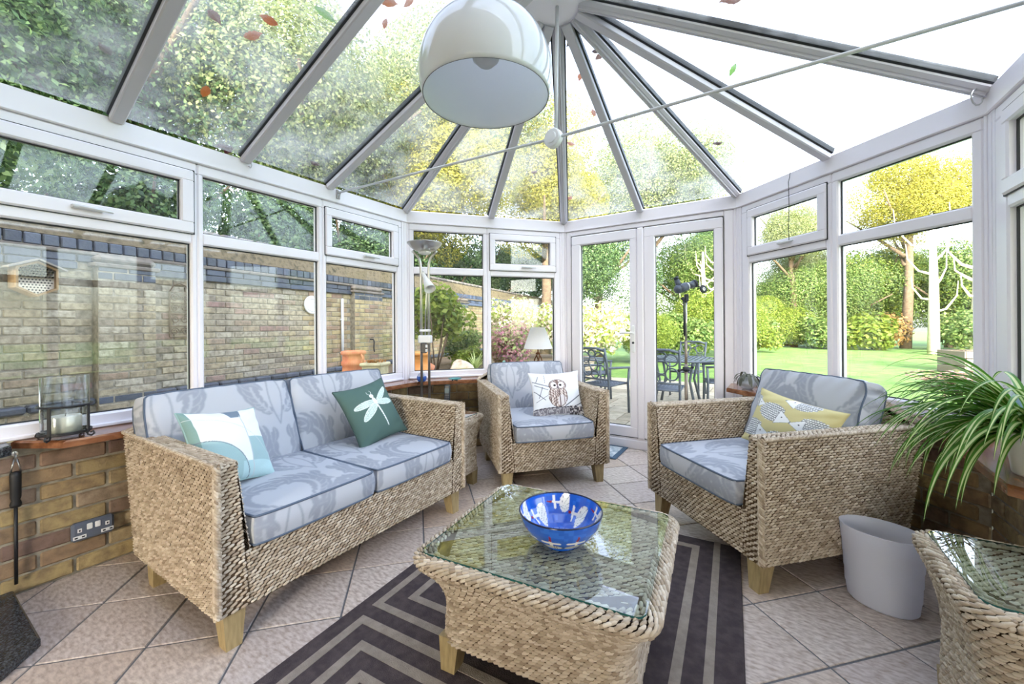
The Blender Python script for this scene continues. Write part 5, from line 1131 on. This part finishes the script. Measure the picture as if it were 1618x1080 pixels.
# ------------------------------------------------------------------ foliage
def leafcloud(name, n, leaf, m_, seed, lumps=9, flat=.85, inner=.5, core=None):
    """unit crown: thousands of folded leaves on overlapping lumps"""
    r = np.random.default_rng(seed); c = r.normal(size=(lumps, 3)); c /= np.linalg.norm(c, axis=1, keepdims=True); c *= r.uniform(.25, .62, (lumps, 1)); c[:, 2] *= flat; rad = r.uniform(.34, .52, lumps)
    k = r.integers(0, lumps, n); d = r.normal(size=(n, 3)); d /= np.linalg.norm(d, axis=1, keepdims=True); rr_ = rad[k] * (1 - inner * r.random(n) ** 2.2)
    P = c[k] + d * rr_[:, None]; N = d + r.normal(0, .55, (n, 3)) + np.array([0, 0, .35]); N /= np.linalg.norm(N, axis=1, keepdims=True)
    A = np.cross(N, r.normal(size=(n, 3))); A /= np.linalg.norm(A, axis=1, keepdims=True); B = np.cross(N, A); l = leaf * r.uniform(.6, 1.25, (n, 1)); w = l * .30
    V = np.stack([P - A * l / 2, P + B * w + N * l * .06, P + A * l / 2, P - B * w + N * l * .06], 1).reshape(-1, 3); Q = np.arange(n * 4).reshape(n, 4)
    return fast_mesh(name, V, Q, m_)
bark = mat('tree_bark', srgb(110, 92, 74), .95, mott=(10, srgb(70, 60, 48), .7), bump=(30, .8)); palebark = mat('pale_bark', srgb(216, 204, 186), .9, mott=(8, srgb(180, 164, 140), .5))
LM = {'dark': leafmat('dark_evergreen_leaf', [srgb(44, 66, 40), srgb(70, 98, 58), srgb(96, 124, 74), srgb(130, 152, 100)], .30), 'mid': leafmat('mid_green_leaf', [srgb(66, 92, 44), srgb(94, 120, 58), srgb(120, 142, 76), srgb(146, 156, 98)], .45),
      'pale': leafmat('pale_green_leaf', [srgb(88, 102, 66), srgb(118, 130, 82), srgb(142, 150, 96), srgb(166, 166, 124)], .45), 'yellow': leafmat('yellow_leaf', [srgb(140, 142, 58), srgb(172, 166, 72), srgb(190, 178, 90), srgb(112, 124, 58)], .55),
      'lime': leafmat('lime_green_leaf', [srgb(92, 116, 44), srgb(122, 142, 54), srgb(150, 160, 72), srgb(78, 102, 42)], .5), 'pink': leafmat('pink_flower', [srgb(206, 130, 165), srgb(150, 170, 96), srgb(196, 120, 150), srgb(120, 150, 80), srgb(176, 110, 140)], .4),
      'white': leafmat('blush_flower', [srgb(240, 214, 200), srgb(246, 232, 222), srgb(150, 176, 80), srgb(180, 196, 100)], .4), 'red': leafmat('bronze_leaf', [srgb(150, 110, 70), srgb(176, 140, 90), srgb(130, 120, 70)], .4)}
CL = {}
for k, n, lf_, sd in (('dark', 95000, .024, 1), ('mid', 60000, .030, 2), ('pale', 115000, .0205, 3), ('yellow', 85000, .025, 4), ('lime', 60000, .034, 5)): CL[k] = leafcloud('foliage_' + k, n, lf_, LM[k], sd)
for k, n, lf_, sd in (('pink', 2600, .13, 6), ('white', 3200, .11, 7), ('red', 2200, .13, 8), ('limebush', 2600, .15, 9), ('darkbush', 16000, .052, 10), ('midbush', 3600, .12, 12)): CL[k] = leafcloud('foliage_' + k, n, lf_, LM[{'limebush': 'lime', 'darkbush': 'dark', 'midbush': 'mid'}.get(k, k)], sd)
def tree(name, lab, kind, x, y, zc, r, rz=0, trunk=True, sc=(1, 1, 1), cat='tree', group=None, base=-.12, bk=None):
    t = thing(name, lab, cat, (x, y, base), rz, group); o = obj('foliage', CL[kind], t, (0, 0, zc - base)); o.scale = (r * sc[0], r * sc[1], r * sc[2]); o['kind'] = 'stuff'
    if trunk:
        b = MB(); q = random.Random(int(x * 13 + y * 7)); h_ = zc - base; b.tube([(0, 0, -.05), (q.uniform(-.1, .1) * r, 0, h_ * .4), (q.uniform(-.1, .1) * r, q.uniform(-.1, .1) * r, h_)], [.07 * r, .055 * r, .03 * r], 9)
        for k in range(5): a = k * 1.3 + rz; b.tube([(0, 0, h_ * (.55 + .06 * k)), (math.cos(a) * r * .35, math.sin(a) * r * .35, h_ * (.7 + .07 * k)), (math.cos(a) * r * .7, math.sin(a) * r * .7, h_ * (.78 + .09 * k) + .1 * r)], [.03 * r, .02 * r, .008 * r], 6)
        b.build('trunk', bk or bark, t, True)
    return t
WT = 'trees beyond the garden wall'
tree('evergreen_tree', 'dark ivy clad evergreen tree nearest the house beyond the garden wall', 'dark', -10.2, -.6, 4.6, 4.0, .3, group=WT)
tree('evergreen_tree', 'dark evergreen tree over the leftmost roof pane', 'dark', -9.2, 2.2, 5.8, 3.6, 1.3, group=WT)
tree('broadleaf_tree', 'grey green leafy tree seen through the second roof pane', 'pale', -8.9, 5.4, 6.2, 3.7, 2.2, group=WT)
tree('broadleaf_tree', 'grey green tall tree rising behind the pendant lamp', 'pale', -9.5, 9.6, 7.8, 4.2, .4, group=WT)
tree('golden_tree', 'yellow autumn tree left of the pendant lamp beyond the wall', 'yellow', -7.9, 8.2, 5.0, 2.7, 1.1, group=WT)
tree('golden_tree', 'yellow autumn tree seen through the bay roof panes', 'yellow', -6.4, 12.4, 6.0, 3.0, 2.6, group=WT)
tree('golden_tree', 'yellow green tree right of the pendant lamp above the doors', 'pale', -4.3, 17.5, 7.2, 3.8, .6, group=WT)
tree('evergreen_tree', 'dark evergreen tree filling the top of the left door', 'dark', -5.6, 15.6, 3.6, 3.0, .9)
for i, (s, h_, lab) in enumerate(((-.3, 2.9, 'dark ivy shrub above the garden wall beside the bee house'), (1.6, 3.0, 'dark ivy shrub above the garden wall behind the scroll panel'), (3.4, 3.1, 'dark ivy shrub above the garden wall behind the white plaque'), (5.2, 3.2, 'dark laurel above the garden wall behind the chimney pots'), (7.4, 3.2, 'dark laurel above the garden wall behind the floor lamp'), (9.8, 3.3, 'dark laurel above the garden wall behind the lampshade'), (12.4, 3.3, 'dark laurel above the far end of the garden wall'), (15.4, 3.6, 'dark laurel glimpsed above the wall right of the lampshade'), (18.6, 4.0, 'dark laurel farthest along the garden wall'))):
    p = gw(s, 1.6, 0); tree('laurel_shrub', lab, 'darkbush', p[0], p[1], h_ - .2 + .035 * max(0, s - 5), 1.45 + .05 * max(0, s - 5), i * 1.1, cat='shrub', group='evergreens over the garden wall')
# bed plants
cr_ = tree('climbing_rose', 'tall green climbing rose with arching stems behind the floor lamp', 'limebush', -4.75, 5.15, 1.35, .78, .4, False, (1, 1, .9), cat='shrub', base=BZ - .05)
for k in range(9):
    a = k * .7; l = .35 + .06 * (k % 4); MB().tube([(.03 * math.cos(a), .03 * math.sin(a), 0), (l * .5 * math.cos(a), l * .5 * math.sin(a), .55), (l * math.cos(a), l * math.sin(a), 1.15 + .08 * (k % 3)), (l * 1.5 * math.cos(a), l * 1.5 * math.sin(a), 1.35)], [.013, .010, .007, .004], 6).build('stem', bark, cr_, True)
tree('climbing_rose', 'tall pale flowered rose in front of the far garden wall', 'white', -4.75, 7.5, 1.35, .78, 1.4, cat='shrub', base=BZ - .05)
tree('rose_bush', 'pale pink rose bush right of the pillar', 'white', -4.0, 8.3, 1.25, .85, 2.4, cat='shrub', base=BZ - .05)
tree('hydrangea', 'pink flowering hydrangea behind the white lampshade', 'pink', -3.62, 5.75, .86, .50, .2, cat='shrub', base=BZ - .05)
tree('low_shrub', 'bronze leaved low shrub left of the hydrangea', 'red', -4.2, 6.4, .62, .36, 1.2, cat='shrub', base=BZ - .05, trunk=False); tree('low_shrub', 'lime green low shrub behind the boulder', 'limebush', -4.35, 5.6, .56, .34, 2.2, cat='shrub', base=BZ - .05, trunk=False)
tree('low_shrub', 'green fern like shrub at the wall foot by the pillar', 'midbush', -5.0, 6.2, .8, .45, .2, cat='shrub', base=BZ - .05, trunk=False)
t = thing('spiky_grass', 'spiky pale green strap leaved clump beside the boulder', 'plant', (-4.05, 5.35, BZ)); mb = MB()
for k in range(46): a = random.uniform(0, 2 * PI); e = random.uniform(.7, 1.4); leafblade(mb, (0, 0, 0), (math.cos(a) * math.cos(e), math.sin(a) * math.cos(e), math.sin(e)), random.uniform(.3, .5), .018, 1.0, 6)
mb.build('leaves', leafmat('strap_leaf', [srgb(170, 190, 110), srgb(210, 220, 150), srgb(140, 170, 90)], .4), t)['kind'] = 'stuff'
# far borders and hedges
FH = 'shrubs along the far border'
for i, (kd, x, y, zc, r, lab) in enumerate((('lime', -5.5, 12.6, 1.2, 1.3, 'yellow green shrub low in the left door'), ('white', -4.3, 12.2, 1.15, 1.3, 'cream flowered shrub in the middle of the left door'), ('lime', -3.3, 13.4, 1.0, 1.2, 'yellow green shrub right of the cream flowers'),
      ('midbush', -2.3, 14.6, .9, 1.1, 'rounded green shrub seen low in the right door'), ('lime', -1.6, 17.5, 1.6, 1.9, 'lime green shrub seen high in the right door'), ('mid', -3.4, 22.5, 3.4, 3.0, 'green tree behind the shrubs of the right door'), ('dark', -2.6, 27, 6.0, 2.6, 'dark conifer crown at the top of the right door'), ('limebush', -.2, 21, .6, .9, 'low lime shrub at the right edge of the right door'),
      ('lime', .4, 26.4, 1.6, 2.2, 'low lime shrub at the left of the small bay window'), ('mid', 1.2, 28.5, 2.4, 2.6, 'dark green shrub in the middle of the small bay window'), ('pale', 2.0, 32, 4.6, 3.4, 'pale blossom covered tree in the small bay window'), ('mid', 3.9, 28.5, 2.7, 2.8, 'green shrub at the mullion of the right bay window'), ('lime', 5.6, 30.5, 3.7, 3.4, 'tall lime shrub left in the large bay window'), ('mid', 8.0, 29.2, 3.0, 3.1, 'green shrub in the middle of the large bay window'),
      ('red', 5.2, 27.2, .8, 1.3, 'bronze low shrub in the large bay window'), ('lime', 10.4, 29, 3.2, 3.4, 'tall lime shrub right in the large bay window'), ('mid', 12.2, 28, 3.6, 3.6, 'green tree at the right post of the large bay window'), ('mid', 15.5, 24, 4.2, 4.2, 'green tree seen through the window above the spider plant'), ('dark', 17, 17, 4.0, 4.0, 'dark tree seen at the right edge above the spider plant'))):
    tree('border_shrub' if zc < 3 else 'border_tree', lab, kd, x, y, zc, r, i * .77, cat='shrub' if zc < 3 else 'tree', group=FH, sc=(1.1, 1, 1), trunk=zc > 1.6)
for i, (x, y, kd, lab) in enumerate(((-2.9, 16.5, 'midbush', 'low green bush between the two door panes'), (2.6, 25.6, 'midbush', 'low green bush right in the small bay window'), (4.3, 25.4, 'limebush', 'low lime bush just right of the bay window mullion'), (7.6, 26, 'midbush', 'low green bush right of the bronze shrub'), (9.6, 25.5, 'limebush', 'low lime bush beyond the wooden planter'), (-.9, 24.5, 'midbush', 'low green bush hidden partly by the post right of the doors'))):
    tree('border_shrub', lab, kd, x, y, .75, 1.5, i * 1.3, False, (1.15, 1, .85), 'shrub', FH)
tree('large_tree', 'large yellow green tree filling the top light of the right bay', 'yellow', 6.0, 27.5, 7.4, 3.4, .8, sc=(1, 1, .9))
tree('large_tree', 'sparse tree top in the small top light right of the doors', 'pale', 1.4, 27, 6.4, 2.7, 1.9)
def bare(name, lab, x, y, h_, r, seed):
    t = thing(name, lab, 'tree', (x, y, -.12)); q = random.Random(seed); b = MB(); b.tube([(0, 0, 0), (.1 * r, 0, h_ * .5), (-.1 * r, 0, h_)], [r, r * .75, r * .35], 10); b.build('trunk', palebark, t, True)
    for k in range(7):
        z0 = h_ * (.30 + .09 * k); a = q.choice((0, PI)) + q.uniform(-.9, .9); l = q.uniform(.5, 1.3); MB().tube([(0, 0, z0), (math.cos(a) * l * .5, math.sin(a) * l * .5, z0 + .25 * l + q.uniform(-.1, .1)), (math.cos(a) * l * .9, math.sin(a) * l * .9, z0 + l * .8), (math.cos(a) * l * .95, math.sin(a) * l * .95, z0 + l * 1.5)], [r * .30, r * .2, r * .12, r * .05], 7).build('branch', palebark, t, True)
bare('bare_tree', 'pale sunlit tree trunk left of the other in the large bay window', 5.75, 22.6, 5.6, .19, 2); bare('bare_tree', 'pale sunlit tree trunk at the right post of the large bay window', 7.0, 22.6, 5.8, .25, 3); bare('bare_tree', 'thin pale tree trunk seen in the right door', -2.35, 20.5, 4.6, .14, 5); bare('bare_tree', 'thin pale tree trunk at the edge of the right door', -1.75, 20.6, 4.8, .16, 6)
t = thing('wooden_planter', 'weathered wooden planter with bushy green shrub on the lawn', 'planter', (4.6, 14.8, -.12), .35); pw_ = mat('weathered_plank', srgb(128, 116, 104), .9)
for k in range(3):
    for sg in (-1, 1): MB().box((0, sg * .42, .10 + k * .19), (1.2, .05, .17), .01).build('plank', pw_, t); MB().box((sg * .6, 0, .10 + k * .19), (.05, .84, .17), .01).build('plank', pw_, t)
MB().box((0, 0, .52), (1.14, .8, .04)).build('soil', soil_m, t); o = obj('foliage', CL['midbush'], t, (0, 0, 1.15)); o.scale = (.85, .7, .75); o['kind'] = 'stuff'
tree('heather_bed', 'dusky pink low heather patch beside the terrace', 'pink', 3.35, 10.9, .10, .62, 0, False, (1.5, 1, .35), 'shrub')
# ------------------------------------------------------------------ cast metal garden furniture
castm = mat('cast_aluminium', srgb(74, 82, 92), .5, .3)
def garden_chair_parts():
    P = []
    for sx in (-1, 1):
        b = MB(); b.tube([(sx * .24, -.22, 0), (sx * .235, -.21, .42), (sx * .25, -.22, .64)], .017, 6); P.append(('leg', b.mesh('leg', castm, True)))
        b = MB(); b.tube([(sx * .22, .28, 0), (sx * .21, .21, .42), (sx * .215, .26, .70), (sx * .22, .33, .93)], .017, 6); P.append(('leg', b.mesh('leg', castm, True)))
        b = MB(); b.tube([(sx * .25, -.24, .64), (sx * .26, .0, .655), (sx * .215, .24, .66)], .018, 6); P.append(('armrest', b.mesh('armrest', castm, True)))
    b = MB(); b.tube([(-.22, -.22, .42), (.22, -.22, .42), (.21, .21, .41), (-.21, .21, .41)], .015, 6, True)
    for i in range(-4, 5): b.tube([(i * .048, -.22, .42), (i * .047, .21, .41)], .009, 4)
    for i in range(-3, 4): b.tube([(-.21, i * .06, .418), (.21, i * .06, .418)], .009, 4)
    P.append(('seat', b.mesh('seat', castm, True)))
    b = MB(); f = lambda x, z: (x, .21 + (z - .42) * .235, z); b.tube([f(-.21, .90), f(-.1, .93), f(.1, .93), f(.21, .90)], .020, 6); b.tube([f(-.21, .50), f(.21, .50)], .014, 6); P.append(('back_rail', b.mesh('back_rail', castm, True)))
    b = MB()
    for (cx, cz, rx, rz_) in ((0, .72, .075, .10), (-.12, .80, .075, .075), (.12, .80, .075, .075), (-.12, .62, .075, .08), (.12, .62, .075, .08), (0, .86, .06, .045), (0, .56, .06, .05)):
        b.tube([f(cx + rx * math.cos(a), cz + rz_ * math.sin(a)) for a in np.linspace(0, 2 * PI, 14, endpoint=False)], .010, 5, True)
    P.append(('back_lattice', b.mesh('back_lattice', castm, True))); return P
GC = garden_chair_parts()
for x, y, rz, lab in ((-2.50, 6.75, 2.1, 'grey cast metal garden chair farthest left, side on to the doors'), (-1.93, 5.62, 2.85, 'grey cast metal garden chair nearest the left door'), (-1.15, 7.75, -.15, 'grey cast metal garden chair on the far side of the garden table'), (-.52, 6.6, -1.35, 'grey cast metal garden chair at the right end of the garden table'), (-1.12, 5.62, 3.2, 'grey cast metal garden chair tucked under the table nearest the right door')):
    t = thing('garden_chair', lab, 'chair', (x, y, -.097), rz, 'garden chairs round the terrace table')
    for n, me in GC: obj(n, me, t)
t = thing('garden_table', 'round grey cast metal garden table on the terrace', 'table', (-1.15, 6.70, -.097)); b = MB(); b.lathe([(.58, .700), (.60, .705), (.60, .725), (.57, .73), (.55, .72)], 40, cap=False); b.build('table_rim', castm, t, True)
b = MB()
for i in range(-8, 9): x = i * .066; q = math.sqrt(max(.001, .33 - x * x)); b.box((x, 0, .716), (.040, 2 * q, .012)); 
b.build('table_top', castm, t)
for k in range(4): a = PI / 4 + k * PI / 2; MB().tube([(.38 * math.cos(a), .38 * math.sin(a), .71), (.30 * math.cos(a), .30 * math.sin(a), .40), (.42 * math.cos(a), .42 * math.sin(a), .0)], [.022, .018, .022], 7).build('leg', castm, t, True)
# ------------------------------------------------------------------ fallen leaves on the roof glass
lb = [leafmat('fallen_brown', [srgb(130, 66, 34), srgb(104, 50, 30)], .3), leafmat('fallen_orange', [srgb(196, 104, 30), srgb(176, 84, 26)], .35), leafmat('fallen_green', [srgb(120, 168, 60), srgb(90, 140, 60)], .6), leafmat('fallen_dark', [srgb(84, 40, 34), srgb(66, 34, 30)], .2)]
def leafmesh(l, w, seed, m_):
    q = random.Random(seed); n = 9; V = [(-l / 2 * 1.35, 0, .004)]; F = []
    for i in range(n):
        f_ = i / (n - 1); ww = w / 2 * math.sin(PI * (.06 + .90 * f_)) ** .75 * (1 + .12 * math.sin(i * 2.7 + seed)); x = -l / 2 + l * f_; z = .005 * math.sin(3 * f_ + seed); V += [(x, -ww, z + .006), (x, 0, z), (x, ww, z + .006)]
    for i in range(n - 1): a = 1 + 3 * i; F += [(a, a + 1, a + 4, a + 3), (a + 1, a + 2, a + 5, a + 4)]
    F += [(0, 2, 1), (0, 3, 2)]; return fast_mesh('fallen_leaf', np.array(V), F, m_)
def roofz(x, y):
    C = CE; best = None
    E_ = [LA, MIDS['A'], AB, MIDS['B'], BC, MIDS['C'], CD]
    zs = [ZE + (x + 2.757) / (RX + 2.757) * (ZR - ZE), ZE + (.868 - x) / (.868 - RX) * (ZR - ZE)]; ns = [Vector((-.4, 0, 1)), Vector((.4, 0, 1))]
    for p, q in zip(E_[:-1], E_[1:]):
        a, b = eave(p), eave(q); n = (b - a).cross(C - a); n = n if n.z > 0 else -n; zs.append(a.z - (n.x * (x - a.x) + n.y * (y - a.y)) / n.z); ns.append(n)
    i = min(range(len(zs)), key=lambda k: zs[k]); return zs[i], ns[i].normalized()
LEAVES = [(-2.049, 0.828, 'b', 0.05, 'brown fallen leaf high on the second roof pane, upper left of three'),
    (-1.933, 1.006, 'o', 0.05, 'orange and brown fallen leaf at the upper right of the second roof pane'),
    (-2.04, 0.98, 'o', 0.055, 'torn yellow brown fallen leaf below the orange one on the second roof pane'),
    (-2.438, 0.943, 'o', 0.05, 'orange fallen leaf alone in the middle of the second roof pane'),
    (-2.44, 0.569, 'd', 0.045, 'dark brown fallen leaf on the leftmost roof pane beside the bar'),
    (-1.764, 1.173, 'g', 0.075, 'long green fallen leaf at the top of the second roof pane'),
    (-2.765, 1.156, 'd', 0.05, 'dark red fallen leaf low on the second roof pane, left of a pair'),
    (-2.776, 1.191, 'd', 0.05, 'dark red fallen leaf low on the second roof pane, right of a pair'),
    (-2.726, 1.323, 'd', 0.05, 'dark fallen leaf just right of the second roof bar foot'),
    (-2.646, 1.679, 'd', 0.05, 'dark fallen leaf low beside the third roof bar foot'),
    (-1.539, 1.36, 'o', 0.06, 'orange fallen leaf upper left of the pendant lamp'),
    (-1.479, 1.444, 'o', 0.04, 'small orange fallen leaf close left of the pendant lamp top'),
    (-1.627, 1.421, 'o', 0.035, 'small orange fallen leaf below the other two left of the pendant lamp'),
    (-0.982, 2.226, 'b', 0.04, 'brown fallen leaf beside the boss, upper of a pair'),
    (-0.984, 2.267, 'd', 0.045, 'dark fallen leaf beside the boss, lower of a pair'),
    (-0.861, 2.264, 'd', 0.055, 'large dark red fallen leaf near the boss between two bars'),
    (-0.84, 2.343, 'd', 0.03, 'small dark fallen leaf above the round red pair near the boss'),
    (-0.861, 2.367, 'd', 0.035, 'round dark red fallen leaf, upper of the pair near the boss'),
    (-0.85, 2.403, 'b', 0.045, 'round red brown fallen leaf, lower of the pair near the boss'),
    (-1.01, 2.479, 'o', 0.045, 'red orange fallen leaf on the narrow pane above the doors'),
    (-1.023, 2.754, 'o', 0.04, 'bright orange fallen leaf above the tie bar over the doors'),
    (-1.287, 2.952, 'o', 0.045, 'orange fallen leaf just below the tie bar over the doors'),
    (-1.659, 3.051, 'b', 0.04, 'brown fallen leaf low on the pane left of the doors'),
    (-1.55, 3.533, 'o', 0.05, 'orange fallen leaf lowest on the pane over the left door'),
    (-1.497, 2.563, 'o', 0.05, 'orange fallen leaf peeking out under the pendant lamp rim'),
    (-0.648, 2.079, 'd', 0.04, 'dark fallen leaf at the top right of the boss, left one'),
    (-0.591, 2.1, 'b', 0.045, 'brown fallen leaf at the top right of the boss, right one'),
    (-0.454, 2.207, 'd', 0.07, 'large grey brown fallen leaf on the white pane right of the boss'),
    (-0.652, 2.275, 'b', 0.05, 'brown fallen leaf below the bar right of the boss'),
    (-0.599, 2.379, 'g', 0.03, 'small olive fallen leaf on the white pane right of the boss'),
    (-0.187, 2.3, 'd', 0.03, 'small dark fallen leaf under the right hip bar'),
    (-0.148, 2.581, 'g', 0.06, 'bright green fallen leaf standing on the bar above the tie rod'),
    (-0.286, 2.662, 'g', 0.05, 'olive green fallen leaf below the tie rod on the right'),
    (-0.128, 2.122, 'b', 0.07, 'pinkish brown fallen leaf above the right hip bar'),
    (-0.282, 3.208, 'd', 0.045, 'dark fallen leaf at the right side low beside the hip bar'),
    (-0.507, 3.072, 'b', 0.04, 'pale brown fallen leaf just left of the right hip bar'),
    (-1.717, 2.54, 'g', 0.03, 'small green fallen leaf on the pane under the pendant lamp')]

for i, (x, y, k, l, lab) in enumerate(LEAVES):
    me = leafmesh(l * 1.35, l * (.5 if k == 'g' else .85), i + 1, lb['bogd'.index(k)]); z, n = roofz(x, y)
    o = obj('fallen_leaf', me); o.matrix_world = Matrix.Translation(Vector((x, y, z)) + n * .024) @ n.to_track_quat('Z', 'Y').to_matrix().to_4x4() @ Matrix.Rotation(i * 2.4 + .6, 4, 'Z'); tag(o, lab, 'leaf', 'fallen leaves on the roof glass')
